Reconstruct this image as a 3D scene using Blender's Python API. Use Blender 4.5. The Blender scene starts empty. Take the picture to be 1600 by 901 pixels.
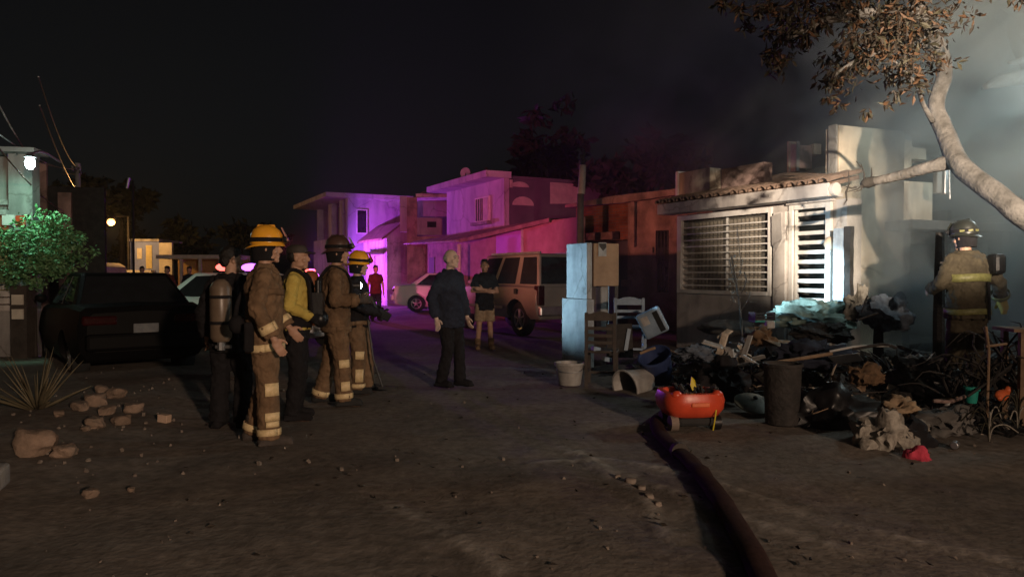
import bpy, bmesh, math, random
from mathutils import Vector, Matrix, noise, Quaternion
S = bpy.context.scene
C = S.collection
R = math.radians
V = Vector
# ------------------------------------------------------------------ camera
F, CH, CY = 1150.0, 1.45, 450.5
PITCH = math.atan(23.5 / F)
cam = bpy.data.cameras.new('camera'); camo = bpy.data.objects.new('camera', cam); C.objects.link(camo)
cam.sensor_width = 36; cam.lens = F / 1600 * 36; cam.clip_start = .05; cam.clip_end = 3000
camo.location = (0, 0, CH); camo.rotation_euler = (math.pi/2 - PITCH, 0, 0)
S.camera = camo
# ------------------------------------------------------------------ night sky
W = bpy.data.worlds.new('World'); S.world = W; W.use_nodes = True
nt = W.node_tree; nt.nodes.clear()
wo = nt.nodes.new('ShaderNodeOutputWorld'); bg = nt.nodes.new('ShaderNodeBackground')
sk = nt.nodes.new('ShaderNodeTexSky'); sk.sky_type = 'NISHITA'; sk.sun_disc = False
sk.sun_elevation = R(16); sk.sun_rotation = R(150); sk.dust_density = 2.0
hs = nt.nodes.new('ShaderNodeHueSaturation'); hs.inputs['Saturation'].default_value = .38
nt.links.new(sk.outputs[0], hs.inputs['Color']); nt.links.new(hs.outputs[0], bg.inputs[0])
bg.inputs[1].default_value = .0010
nt.links.new(bg.outputs[0], wo.inputs[0])
# ------------------------------------------------------------------ moon (the one sun lamp), very weak
def light(name, kind, loc, power, col, aim=None, size=.1, cone=None, blend=.5, parent=None):
    l = bpy.data.lights.new(name, kind); o = bpy.data.objects.new(name, l); C.objects.link(o)
    o.location = loc; l.energy = power; l.color = col
    if kind == 'SUN': l.angle = R(.5)
    else: l.shadow_soft_size = size
    if cone: l.spot_size = R(cone); l.spot_blend = blend
    if aim is not None:
        o.rotation_euler = (V(aim) - V(loc)).to_track_quat('-Z', 'Y').to_euler()
    if parent: o.parent = parent
    return o
light('moon', 'SUN', (0, -10, 30), .012, (.8, .88, 1), aim=(6, 4, 0))
# the flood lamp of the fire engine that stands behind the photographer
light('engine_flood', 'SPOT', (1.7, -4.6, 3.4), 30000, (1, .81, .62), aim=(5.6, 11.6, 2.95), size=.08, cone=17, blend=.65)
# sodium street lamp far behind the photographer
light('street_lamp_behind', 'SPOT', (6.5, -9.0, 3.6), 6100, (1, .71, .51), aim=(-3.2, 7.0, .6), size=.3, cone=66, blend=.9)
# hand lamp of the crew, thrown on the door
light('hand_lamp_beam', 'SPOT', (-1.50, 8.30, 1.33), 9000, (.62, .88, 1), aim=(4.95, 11.35, 1.32), size=.03, cone=11, blend=.8)
# headlamp of the vehicle up the street, raking the post and the heap
light('headlamp_beam', 'SPOT', (-3.0, 13.6, .8), 1900, (.42, .74, 1), aim=(1.5, 11.3, 1.45), size=.06, cone=32, blend=.9)
# flood lamp working inside the smoke beyond the tree
light('smoke_flood', 'POINT', (8.3, 9.7, 4.2), 1000, (.78, .95, .95), size=.2)
S.view_settings.view_transform = 'Standard'; S.view_settings.look = 'None'
S.view_settings.exposure = 0; S.view_settings.gamma = 1
S.cycles.use_denoising = True
S.cycles.max_bounces = 6; S.cycles.volume_bounces = 0; S.cycles.sample_clamp_indirect = 3
S.cycles.volume_step_rate = 1.5; S.cycles.volume_max_steps = 96

# ------------------------------------------------------------------ helpers
cp, sp = math.cos(PITCH), math.sin(PITCH)
def P(px, py, d):
    x = (px-800)/F; y = -(py-CY)/F
    s = d/(cp + y*sp)
    return V((x*s, d, CH + (-sp + y*cp)*s))
def Gd(px, py, z=0.0):
    x = (px-800)/F; y = -(py-CY)/F
    s = (CH-z)/(sp - y*cp)
    return V((x*s, s*(cp+y*sp), z))

def mat(name, c, c2=None, scale=6.0, rough=.8, bump=.15, bscale=None, metal=0.0, emit=None, es=1.0, spec=.4, dist=.02, detail=6, alpha=None, stain=0):
    m = bpy.data.materials.new(name); m.use_nodes = True
    n = m.node_tree.nodes; L = m.node_tree.links; b = n['Principled BSDF']
    b.inputs['Roughness'].default_value = rough; b.inputs['Metallic'].default_value = metal
    b.inputs['Specular IOR Level'].default_value = spec
    tc = n.new('ShaderNodeTexCoord')
    if c2 is None: c2 = tuple(x*.7 for x in c)
    nz = n.new('ShaderNodeTexNoise'); nz.inputs['Scale'].default_value = scale; nz.inputs['Detail'].default_value = detail
    nz.inputs['Roughness'].default_value = .62
    L.new(tc.outputs['Object'], nz.inputs['Vector'])
    rp = n.new('ShaderNodeValToRGB'); rp.color_ramp.elements[0].position = .34; rp.color_ramp.elements[1].position = .66
    rp.color_ramp.elements[0].color = (*c2, 1); rp.color_ramp.elements[1].color = (*c, 1)
    L.new(nz.outputs[0], rp.inputs[0]); L.new(rp.outputs[0], b.inputs['Base Color'])
    if stain:                           # runs of dirt, grime blotches and hairline cracks
        mp = n.new('ShaderNodeMapping'); mp.inputs['Scale'].default_value = (1.7, 1.7, .5); L.new(tc.outputs['Object'], mp.inputs[0])
        n1 = n.new('ShaderNodeTexNoise'); n1.inputs['Scale'].default_value = 1.3; n1.inputs['Detail'].default_value = 7; L.new(mp.outputs[0], n1.inputs['Vector'])
        r1 = n.new('ShaderNodeValToRGB'); r1.color_ramp.elements[0].position = .36; r1.color_ramp.elements[0].color = (1-stain, 1-stain, 1-stain*.96, 1); r1.color_ramp.elements[1].position = .56; L.new(n1.outputs[0], r1.inputs[0])
        vo = n.new('ShaderNodeTexVoronoi'); vo.feature = 'DISTANCE_TO_EDGE'; vo.inputs['Scale'].default_value = .9; vo.inputs['Randomness'].default_value = 1
        nw = n.new('ShaderNodeMixRGB'); nw.inputs[0].default_value = .35; L.new(tc.outputs['Object'], nw.inputs[1]); L.new(nz.outputs[1], nw.inputs[2]); L.new(nw.outputs[0], vo.inputs['Vector'])
        r2 = n.new('ShaderNodeValToRGB'); r2.color_ramp.elements[0].color = (.45, .42, .4, 1); r2.color_ramp.elements[1].position = .012; L.new(vo.outputs['Distance'], r2.inputs[0])
        a = n.new('ShaderNodeMixRGB'); a.blend_type = 'MULTIPLY'; a.inputs[0].default_value = 1; L.new(rp.outputs[0], a.inputs[1]); L.new(r1.outputs[0], a.inputs[2])
        c_ = n.new('ShaderNodeMixRGB'); c_.blend_type = 'MULTIPLY'; c_.inputs[0].default_value = .7; L.new(a.outputs[0], c_.inputs[1]); L.new(r2.outputs[0], c_.inputs[2]); L.new(c_.outputs[0], b.inputs['Base Color'])
    if bump:
        nb = n.new('ShaderNodeTexNoise'); nb.inputs['Scale'].default_value = bscale or scale*5; nb.inputs['Detail'].default_value = 5
        L.new(tc.outputs['Object'], nb.inputs['Vector'])
        bp = n.new('ShaderNodeBump'); bp.inputs['Strength'].default_value = bump; bp.inputs['Distance'].default_value = dist
        L.new(nb.outputs[0], bp.inputs['Height']); L.new(bp.outputs[0], b.inputs['Normal'])
    if emit:
        b.inputs['Emission Color'].default_value = (*emit, 1); b.inputs['Emission Strength'].default_value = es
    if alpha is not None: b.inputs['Alpha'].default_value = alpha
    return m

def fabric(name, c, c2=None, rough=.9, bump=.5, scale=9, fold=14):
    return mat(name, c, c2, scale=scale, rough=rough, bump=bump, bscale=fold, dist=.03, spec=.2, detail=4)

def brickmat(name, c1, c2, mortar, sx=4.2):
    m = bpy.data.materials.new(name); m.use_nodes = True
    n = m.node_tree.nodes; L = m.node_tree.links; b = n['Principled BSDF']; b.inputs['Roughness'].default_value = .9
    tc = n.new('ShaderNodeTexCoord'); mp = n.new('ShaderNodeMapping'); mp.inputs['Rotation'].default_value = (R(90), 0, 0)
    br = n.new('ShaderNodeTexBrick'); br.inputs['Scale'].default_value = sx; br.inputs['Color1'].default_value = (*c1, 1)
    br.inputs['Color2'].default_value = (*c2, 1); br.inputs['Mortar'].default_value = (*mortar, 1)
    br.inputs['Mortar Size'].default_value = .03; br.inputs['Brick Width'].default_value = 1.0; br.inputs['Row Height'].default_value = .32
    L.new(tc.outputs['Object'], mp.inputs[0]); L.new(mp.outputs[0], br.inputs['Vector'])
    nz = n.new('ShaderNodeTexNoise'); nz.inputs['Scale'].default_value = 1.6; nz.inputs['Detail'].default_value = 6
    L.new(tc.outputs['Object'], nz.inputs['Vector'])
    mx = n.new('ShaderNodeMixRGB'); mx.blend_type = 'MULTIPLY'; mx.inputs[0].default_value = .8
    rp = n.new('ShaderNodeValToRGB'); rp.color_ramp.elements[0].position = .35; rp.color_ramp.elements[0].color = (.25, .22, .2, 1); rp.color_ramp.elements[1].position = .62
    L.new(nz.outputs[0], rp.inputs[0]); L.new(br.outputs[0], mx.inputs[1]); L.new(rp.outputs[0], mx.inputs[2])
    L.new(mx.outputs[0], b.inputs['Base Color'])
    bp = n.new('ShaderNodeBump'); bp.inputs['Strength'].default_value = .6; bp.inputs['Distance'].default_value = .02
    L.new(br.outputs['Fac'], bp.inputs['Height']); bp.invert = True; L.new(bp.outputs[0], b.inputs['Normal'])
    return m

class MB:
    def __init__(s): s.v = []; s.f = []; s.mi = []; s.cur = 0
    def add(s, vs, fs):
        o = len(s.v); s.v += [tuple(x) for x in vs]
        for f in fs: s.f.append(tuple(i+o for i in f)); s.mi.append(s.cur)
        return s
    def box(s, c, size, rot=None, taper=1.0):
        c = V(c); hx, hy, hz = (x/2 for x in size)
        vs = []
        for z in (-1, 1):
            t = taper if z > 0 else 1
            for x, y in ((-1, -1), (1, -1), (1, 1), (-1, 1)): vs.append(V((x*hx*t, y*hy*t, z*hz)))
        if rot is not None:
            m = rot if not isinstance(rot, (tuple, list)) else (Matrix.Rotation(rot[2], 3, 'Z') @ Matrix.Rotation(rot[1], 3, 'Y') @ Matrix.Rotation(rot[0], 3, 'X'))
            vs = [m @ v for v in vs]
        return s.add([v + c for v in vs], [(3, 2, 1, 0), (4, 5, 6, 7), (0, 1, 5, 4), (1, 2, 6, 5), (2, 3, 7, 6), (3, 0, 4, 7)])
    def bx(s, x0, x1, y0, y1, z0, z1): return s.box(((x0+x1)/2, (y0+y1)/2, (z0+z1)/2), (abs(x1-x0), abs(y1-y0), abs(z1-z0)))
    def bar(s, p, q, w, h=None):
        p, q = V(p), V(q); h = h or w
        return s.box((p+q)/2, (w, h, (q-p).length), (q-p).to_track_quat('Z', 'Y').to_matrix())
    def tube(s, pts, rad, n=10, flat=1.0, cap=True, up=None):
        pts = [V(p) for p in pts]; k = len(pts)
        if not isinstance(rad, (list, tuple)): rad = [rad]*k
        vs = []; pa = None
        for i, p in enumerate(pts):
            t = (pts[min(i+1, k-1)] - pts[max(i-1, 0)]); t = t.normalized() if t.length > 1e-9 else V((0, 0, 1))
            if pa is None: a = t.orthogonal().normalized() if up is None else (V(up) - t*V(up).dot(t)).normalized()
            else: a = (pa - t*pa.dot(t)).normalized()
            pa = a; b = t.cross(a)
            for j in range(n):
                th = 2*math.pi*j/n; vs.append(p + (a*math.cos(th)*flat + b*math.sin(th))*rad[i])
        fs = []
        for i in range(k-1):
            for j in range(n): fs.append((i*n+j, i*n+(j+1) % n, (i+1)*n+(j+1) % n, (i+1)*n+j))
        if cap: fs.append(tuple(range(n-1, -1, -1))); fs.append(tuple((k-1)*n+j for j in range(n)))
        return s.add(vs, fs)
    def ell(s, c, r, rot=None, nu=14, nv=9):
        if not isinstance(r, (list, tuple, Vector)): r = (r, r, r)
        c = V(c); vs = [V((0, 0, -r[2]))]
        for i in range(1, nv):
            ph = -math.pi/2 + math.pi*i/nv
            for j in range(nu):
                th = 2*math.pi*j/nu; vs.append(V((r[0]*math.cos(ph)*math.cos(th), r[1]*math.cos(ph)*math.sin(th), r[2]*math.sin(ph))))
        vs.append(V((0, 0, r[2])))
        if rot is not None: vs = [rot @ v for v in vs]
        fs = []
        for j in range(nu): fs.append((0, 1+(j+1) % nu, 1+j))
        for i in range(nv-2):
            for j in range(nu):
                a = 1+i*nu+j; b = 1+i*nu+(j+1) % nu; fs.append((a, b, b+nu, a+nu))
        t = len(vs)-1; o = 1+(nv-2)*nu
        for j in range(nu): fs.append((o+j, o+(j+1) % nu, t))
        return s.add([v+c for v in vs], fs)
    def limb(s, pts, rads, n=12):
        pts = [V(p) for p in pts]
        for i in range(len(pts)-1): s.tube([pts[i], pts[i+1]], [rads[i], rads[i+1]], n)
        for p, r in zip(pts, rads): s.ell(p, r, nu=n, nv=8)
        return s
    def rings(s, rs, n=20, cap=True):   # (cx, cy, z, rx, ry)
        vs = []
        for cx, cy, z, rx, ry in rs:
            for j in range(n):
                th = 2*math.pi*j/n; vs.append((cx+rx*math.cos(th), cy+ry*math.sin(th), z))
        fs = [(i*n+j, i*n+(j+1) % n, (i+1)*n+(j+1) % n, (i+1)*n+j) for i in range(len(rs)-1) for j in range(n)]
        if cap: fs.append(tuple(range(n-1, -1, -1))); fs.append(tuple((len(rs)-1)*n+j for j in range(n)))
        return s.add(vs, fs)
    def prism(s, poly, y0, y1):         # polygon in x,z extruded along y
        n = len(poly); vs = [(x, y0, z) for x, z in poly] + [(x, y1, z) for x, z in poly]
        return s.add(vs, [tuple(range(n)), tuple(range(2*n-1, n-1, -1))] + [(i, i+n, (i+1) % n+n, (i+1) % n) for i in range(n)])
    def build(s, name, m, parent=None, smooth=False, bev=0, loc=None, mods=()):
        me = bpy.data.meshes.new(name); me.from_pydata(s.v, [], s.f)
        ms = m if isinstance(m, (list, tuple)) else [m]
        for x in ms: me.materials.append(x)
        if len(ms) > 1: me.polygons.foreach_set('material_index', s.mi)
        bm = bmesh.new(); bm.from_mesh(me); bmesh.ops.recalc_face_normals(bm, faces=bm.faces); bm.to_mesh(me); bm.free()
        if smooth:
            me.shade_smooth(); me.set_sharp_from_angle(angle=R(smooth if smooth > 1 else 45))
        me.update()
        o = bpy.data.objects.new(name, me); C.objects.link(o)
        if parent is not None: o.parent = parent
        if loc is not None: o.location = loc
        if bev:
            b = o.modifiers.new('bevel', 'BEVEL'); b.width = bev; b.segments = 2; b.limit_method = 'ANGLE'
        return o

def tag(o, label=None, cat=None, group=None, kind=None):
    if label: o['label'] = label
    if cat: o['category'] = cat
    if group: o['group'] = group
    if kind: o['kind'] = kind
    return o
def thing(name, label, cat, loc=(0, 0, 0), rotz=0, group=None):
    o = bpy.data.objects.new(name, None); C.objects.link(o); o.location = loc; o.rotation_euler = (0, 0, rotz)
    o.empty_display_size = .1
    return tag(o, label, cat, group)
def kids(o): return [x for x in C.objects if x.parent == o]
def cut(o, cutters):
    for c in cutters:
        m = o.modifiers.new('cut', 'BOOLEAN'); m.object = c; m.solver = 'EXACT'; m.operation = 'DIFFERENCE'
    bpy.context.view_layer.update()
    dg = bpy.context.evaluated_depsgraph_get()
    me = bpy.data.meshes.new_from_object(o.evaluated_get(dg)); o.modifiers.clear(); o.data = me
    for c in cutters: bpy.data.objects.remove(c)
def remesh(o, vox, it=2, disp=0.0, nscale=.11, fac=.5):
    r = o.modifiers.new('remesh', 'REMESH'); r.mode = 'VOXEL'; r.voxel_size = vox; r.use_smooth_shade = True
    if it: s_ = o.modifiers.new('smooth', 'SMOOTH'); s_.iterations = it; s_.factor = fac
    if disp:
        ty = bpy.data.textures.get('creases') or bpy.data.textures.new('creases', 'CLOUDS'); ty.noise_scale = .085; ty.noise_basis = 'VORONOI_F2_F1'; ty.noise_depth = 1
        d = o.modifiers.new('creases', 'DISPLACE'); d.texture = ty; d.strength = disp*.75; d.mid_level = .35; d.texture_coords = 'LOCAL'
        tx = bpy.data.textures.get('folds%g' % nscale) or bpy.data.textures.new('folds%g' % nscale, 'CLOUDS'); tx.noise_scale = nscale; tx.noise_depth = 2
        d = o.modifiers.new('folds', 'DISPLACE'); d.texture = tx; d.strength = disp; d.mid_level = .5; d.texture_coords = 'LOCAL'
    return o
def dust_ground(name, c, c2, pale):
    m = mat(name, c, c2, scale=.8, rough=.95, bump=.4, bscale=26, dist=.02, detail=10)
    n = m.node_tree.nodes; L = m.node_tree.links; b = n['Principled BSDF']; src = b.inputs['Base Color'].links[0].from_socket
    at = n.new('ShaderNodeAttribute'); at.attribute_name = 'track'
    nz = n.new('ShaderNodeTexNoise'); nz.inputs['Scale'].default_value = 3.5; nz.inputs['Detail'].default_value = 8
    tc = n.new('ShaderNodeTexCoord'); L.new(tc.outputs['Object'], nz.inputs['Vector'])
    big = n.new('ShaderNodeTexNoise'); big.inputs['Scale'].default_value = 12; big.inputs['Detail'].default_value = 6; L.new(tc.outputs['Object'], big.inputs['Vector'])
    mv = n.new('ShaderNodeMath'); mv.operation = 'MULTIPLY'; L.new(at.outputs['Fac'], mv.inputs[0])
    rp = n.new('ShaderNodeValToRGB'); rp.color_ramp.elements[0].position = .33; rp.color_ramp.elements[1].position = .52; L.new(nz.outputs[0], rp.inputs[0]); L.new(rp.outputs[0], mv.inputs[1])
    mx = n.new('ShaderNodeMixRGB'); L.new(mv.outputs[0], mx.inputs[0]); L.new(src, mx.inputs[1]); mx.inputs[2].default_value = (*pale, 1)
    r2 = n.new('ShaderNodeValToRGB'); r2.color_ramp.elements[0].position = .3; r2.color_ramp.elements[0].color = (.62, .6, .57, 1); r2.color_ramp.elements[1].position = .7; r2.color_ramp.elements[1].color = (1.2, 1.2, 1.2, 1); L.new(big.outputs[0], r2.inputs[0])
    m2 = n.new('ShaderNodeMixRGB'); m2.blend_type = 'MULTIPLY'; m2.inputs[0].default_value = 1; L.new(mx.outputs[0], m2.inputs[1]); L.new(r2.outputs[0], m2.inputs[2]); L.new(m2.outputs[0], b.inputs['Base Color'])
    return m
def rock(mb, c, r, seed, flat=.7, n=3):
    bm = bmesh.new(); bmesh.ops.create_icosphere(bm, subdivisions=n, radius=1)
    vs = []
    for v in bm.verts:
        p = v.co.copy(); k = 1 + .38*noise.noise(p*1.1 + V((seed*3.1, seed, 0))) + .14*noise.noise(p*3 + V((seed, 0, 7)))
        p = V((max(-.78, min(.78, p.x)), max(-.8, min(.8, p.y)), max(-.75, min(.75, p.z))))*k
        vs.append(V((p.x*r[0], p.y*r[1], p.z*r[2]*flat)) + V(c))
    fs = [tuple(v.index for v in f.verts) for f in bm.faces]; bm.free()
    return mb.add(vs, fs)
def leaf(mb, p, d, size, rnd, wid=.42):
    d = d.normalized(); a = d.orthogonal().normalized(); a.rotate(Quaternion(d, rnd.uniform(0, 6.28))); b = d.cross(a)
    L_ = size; w = size*wid
    mb.add([p, p + d*L_*.5 + a*w*.5 + b*L_*.06, p + d*L_ - b*L_*.1, p + d*L_*.5 - a*w*.5 + b*L_*.06], [(0, 1, 2), (0, 2, 3)])
def foliage(mb, blobs, count, size, rnd, droop=.4, nm=1, wid=.42):
    tot = sum(b[1][0]*b[1][1]*b[1][2] for b in blobs)
    for c, r in blobs:
        c = V(c)
        k = int(count*r[0]*r[1]*r[2]/tot)
        subs = [c + V((rnd.gauss(0, .5)*r[0], rnd.gauss(0, .5)*r[1], rnd.gauss(0, .5)*r[2])) for _ in range(max(4, k//28))]
        cr = min(r)*.34
        for i in range(k):
            q = rnd.choice(subs); p = q + V((rnd.gauss(0, 1), rnd.gauss(0, 1), rnd.gauss(0, .8)))*cr*.6
            d = V((rnd.gauss(0, 1), rnd.gauss(0, 1), rnd.gauss(0, .7)-droop))
            mb.cur = rnd.randrange(nm) if nm > 1 else 0
            leaf(mb, p, d, size*rnd.uniform(.6, 1.35), rnd, wid)
    mb.cur = 0
    return mb
def curve(pts, n=8):                    # Catmull-Rom through points
    pts = [V(p) for p in pts]; out = []
    q = [pts[0]*2-pts[1]] + pts + [pts[-1]*2-pts[-2]]
    for i in range(1, len(q)-2):
        for k in range(n):
            t = k/n; a, b, c, d = q[i-1], q[i], q[i+1], q[i+2]
            out.append(.5*((2*b) + (c-a)*t + (2*a-5*b+4*c-d)*t*t + (3*b-a-3*c+d)*t**3))
    out.append(pts[-1]); return out
def lerpl(a, n):                        # resample list of radii to n values
    out = []
    for i in range(n):
        t = i/(n-1)*(len(a)-1); k = min(int(t), len(a)-2); out.append(a[k] + (a[k+1]-a[k])*(t-k))
    return out

# ------------------------------------------------------------------ materials
M = {}
M['dirt'] = dust_ground('dirt', (.20, .167, .138), (.105, .085, .07), (.34, .30, .26))
M['gravel'] = mat('gravel', (.24, .2, .165), (.11, .085, .07), scale=5, rough=.9, bump=.3)
M['stone'] = mat('stone', (.27, .19, .14), (.13, .095, .07), scale=6, rough=.92, bump=.6, bscale=30)
M['conc'] = mat('concrete', (.42, .41, .39), (.25, .245, .235), scale=2.2, rough=.88, bump=.35, bscale=30, stain=.45)
M['concd'] = mat('sooty_concrete', (.16, .15, .14), (.05, .048, .045), scale=1.6, rough=.92, bump=.4, bscale=22)
M['cream'] = mat('cream_stucco', (.66, .56, .44), (.5, .41, .31), scale=1.5, rough=.88, bump=.35, bscale=45, dist=.01, stain=.55)
M['creamw'] = mat('bright_cream_stucco', (.80, .69, .54), (.66, .56, .43), scale=1.5, rough=.88, bump=.35, bscale=45, dist=.01, stain=.32)
def painted_shade(m, x0, x1):                    # dimness of shade and smoke painted on the wall's far end, ragged edge
    n = m.node_tree.nodes; L = m.node_tree.links; b = n['Principled BSDF']; src = b.inputs['Base Color'].links[0].from_socket
    tc = n.new('ShaderNodeTexCoord'); s = n.new('ShaderNodeSeparateXYZ'); L.new(tc.outputs['Object'], s.inputs[0])
    nz = n.new('ShaderNodeTexNoise'); nz.inputs['Scale'].default_value = 2.4; nz.inputs['Detail'].default_value = 7; L.new(tc.outputs['Object'], nz.inputs['Vector'])
    ma = n.new('ShaderNodeMath'); ma.operation = 'MULTIPLY_ADD'; L.new(nz.outputs[0], ma.inputs[0]); ma.inputs[1].default_value = .9; L.new(s.outputs[0], ma.inputs[2])
    r = n.new('ShaderNodeMapRange'); r.interpolation_type = 'SMOOTHSTEP'; L.new(ma.outputs[0], r.inputs[0]); r.inputs[1].default_value = x0+.45; r.inputs[2].default_value = x1+.45; r.inputs[4].default_value = .86
    mx = n.new('ShaderNodeMixRGB'); L.new(r.outputs[0], mx.inputs[0]); L.new(src, mx.inputs[1]); mx.inputs[2].default_value = (.06, .056, .052, 1); L.new(mx.outputs[0], b.inputs['Base Color'])
painted_shade(M['creamw'], .72, 1.12)
M['white'] = mat('white_stucco', (.66, .62, .58), (.46, .42, .39), scale=1.8, rough=.85, bump=.3, bscale=45, dist=.01, stain=.5)
M['grey'] = mat('grey_stucco', (.40, .38, .36), (.28, .265, .25), scale=1.5, rough=.88, bump=.3, bscale=40, dist=.01, stain=.5)
M['pinkw'] = mat('worn_pink_stucco', (.5, .34, .3), (.2, .14, .12), scale=2.1, rough=.9, bump=.5, bscale=20, stain=.32)
M['lilac'] = mat('lilac_stucco', (.55, .48, .56), (.44, .38, .46), scale=1.2, rough=.85, bump=.2, bscale=30, stain=.28)
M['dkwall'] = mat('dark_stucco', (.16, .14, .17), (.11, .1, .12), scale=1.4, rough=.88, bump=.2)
M['patch'] = mat('pale_finish', (.66, .6, .5), (.46, .42, .36), scale=3, rough=.9)
M['brick'] = brickmat('brick_face', (.42, .15, .07), (.3, .1, .05), (.25, .2, .17))
M['tile'] = mat('clay_tile', (.36, .25, .19), (.17, .11, .08), scale=3, rough=.85, bump=.4, bscale=25)
M['wmetal'] = mat('white_painted_metal', (.78, .76, .73), (.6, .57, .53), scale=4, rough=.5, bump=.05)
M['dkmetal'] = mat('dark_metal', (.05, .05, .052), (.03, .03, .03), rough=.5, metal=.6, bump=.05)
M['steel'] = mat('steel', (.55, .56, .58), (.4, .4, .42), rough=.35, metal=.9, bump=.05)
M['glass'] = mat('dark_glass', (.02, .021, .023), (.015, .015, .016), rough=.06, bump=0, spec=.6)
M['blackp'] = mat('black_car_paint', (.005, .0047, .0047), (.004, .0037, .0037), rough=.5, bump=0, spec=.06)
M['whitep'] = mat('white_car_paint', (.72, .71, .70), (.66, .65, .64), scale=2, rough=.3, bump=0, spec=.5)
M['silverp'] = mat('silver_car_paint', (.235, .22, .205), (.17, .158, .148), scale=1.5, rough=.4, bump=0, metal=.1)
M['rubber'] = mat('rubber', (.02, .02, .02), (.012, .012, .012), rough=.8, bump=.2)
M['redlens'] = mat('red_lens', (.03, .004, .004), (.02, .003, .003), rough=.15, bump=0)
M['plate'] = mat('plate_white', (.13, .13, .13), (.085, .09, .095), scale=14, rough=.5, bump=0)
M['bark'] = mat('pale_bark', (.17, .158, .147), (.065, .06, .054), scale=5, rough=.95, bump=.8, bscale=22, dist=.03)
M['barkd'] = mat('charred_bark', (.05, .045, .04), (.02, .018, .016), scale=5, rough=.95, bump=.8, bscale=22, dist=.03)
M['char'] = mat('charred_wood', (.035, .03, .028), (.012, .011, .01), scale=6, rough=.8, bump=.8, bscale=24)
M['wood'] = mat('weathered_wood', (.28, .19, .12), (.14, .09, .055), scale=4, rough=.85, bump=.4, bscale=25)
M['dkwood'] = mat('dark_wood', (.065, .052, .045), (.03, .024, .02), scale=4, rough=.75, bump=.4)
M['leafg'] = mat('green_leaf', (.10, .22, .09), (.05, .13, .05), scale=9, rough=.5, bump=0)
M['leafg2'] = mat('pale_green_leaf', (.15, .27, .12), (.09, .18, .07), scale=9, rough=.5, bump=0)
M['leafb'] = mat('scorched_leaf', (.026, .018, .011), (.014, .010, .007), scale=9, rough=.7, bump=0)
M['leafb2'] = mat('dry_orange_leaf', (.075, .034, .013), (.04, .02, .008), scale=9, rough=.7, bump=0)
M['leafo'] = mat('olive_leaf', (.038, .032, .015), (.02, .018, .01), scale=9, rough=.7, bump=0)
M['leafd'] = mat('dark_leaf', (.03, .034, .02), (.02, .022, .014), scale=4, rough=.8, bump=0)
M['agave'] = mat('agave_leaf', (.15, .12, .07), (.09, .08, .05), scale=5, rough=.6, bump=.2)
M['skin'] = mat('skin', (.42, .25, .17), (.36, .205, .14), scale=7, rough=.55, bump=.05)
M['skinp'] = mat('pale_skin', (.55, .40, .32), (.48, .34, .27), scale=7, rough=.55, bump=.05)
M['hair'] = mat('black_hair', (.015, .012, .01), (.008, .007, .006), scale=40, rough=.5, bump=.6, bscale=120)
M['hairg'] = mat('grey_hair', (.36, .34, .32), (.22, .2, .19), scale=40, rough=.6, bump=.6, bscale=120)
M['turnout'] = fabric('tan_turnout_cloth', (.195, .122, .070), (.12, .075, .043))
M['turnoutd'] = fabric('dull_turnout_cloth', (.17, .105, .06), (.10, .062, .036))
M['turnoutk'] = fabric('khaki_turnout_cloth', (.075, .062, .040), (.045, .037, .025))
M['black'] = fabric('black_cloth', (.014, .013, .015), (.009, .008, .009))
M['navy'] = fabric('navy_cloth', (.022, .026, .042), (.014, .016, .026))
M['khaki'] = fabric('khaki_cloth', (.34, .25, .16), (.25, .18, .12))
M['yellowc'] = fabric('yellow_cloth', (.52, .40, .10), (.42, .31, .07))
M['redc'] = fabric('red_cloth', (.11, .025, .02), (.07, .016, .013))
M['refl'] = mat('reflective_tape', (.75, .58, .33), (.55, .42, .22), scale=30, rough=.45, bump=.2)
M['refly'] = mat('lime_tape', (.22, .215, .08), (.13, .125, .045), scale=30, rough=.45, bump=.2)
M['helmy'] = mat('yellow_helmet', (.80, .38, .03), (.66, .30, .025), scale=5, rough=.3, bump=.05)
M['helmd'] = mat('dark_helmet', (.075, .04, .03), (.05, .028, .022), scale=5, rough=.4, bump=.05)
M['helmk'] = mat('black_helmet', (.025, .027, .022), (.016, .017, .014), scale=5, rough=.4, bump=.05)
M['tank'] = mat('tank_composite', (.16, .12, .085), (.10, .07, .05), scale=8, rough=.35, bump=.05)
M['orange_tank'] = mat('amber_tank', (.30, .11, .05), (.2, .07, .03), scale=8, rough=.35, bump=.05)
M['redpl'] = mat('red_plastic', (.62, .075, .03), (.45, .05, .02), scale=5, rough=.35, bump=.05)
M['whitepl'] = mat('white_plastic', (.42, .41, .39), (.22, .21, .2), scale=5, rough=.45, bump=.05)
M['bluepl'] = mat('blue_plastic', (.035, .055, .14), (.02, .032, .09), scale=5, rough=.45, bump=.05)
M['bluech'] = mat('blue_tinted_finish', (.21, .28, .36), (.13, .18, .24), scale=6, rough=.5, bump=.1)  # blue of chair and case is cool lamplight put into the colour
M['teal'] = mat('teal_plastic', (.03, .34, .27), (.02, .25, .2), scale=6, rough=.4, bump=.05)
M['orangepl'] = mat('orange_plastic', (.75, .16, .05), (.6, .12, .04), scale=6, rough=.4, bump=.05)
M['blackpl'] = mat('black_plastic', (.009, .009, .010), (.005, .005, .006), scale=5, rough=.4, bump=.1)
M['cloth1'] = fabric('pale_rag', (.36, .335, .29), (.14, .125, .105), scale=14)
M['cloth2'] = fabric('crimson_rag', (.55, .06, .10), (.4, .04, .07), scale=14)
M['tarp'] = fabric('green_tarp', (.30, .40, .36), (.14, .2, .18), scale=7)
M['paper'] = mat('paper_scrap', (.58, .5, .4), (.3, .24, .18), scale=12, rough=.9)
M['ash'] = mat('ash', (.045, .042, .04), (.012, .011, .011), scale=3, rough=.95, bump=1, bscale=14, dist=.05)
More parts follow.
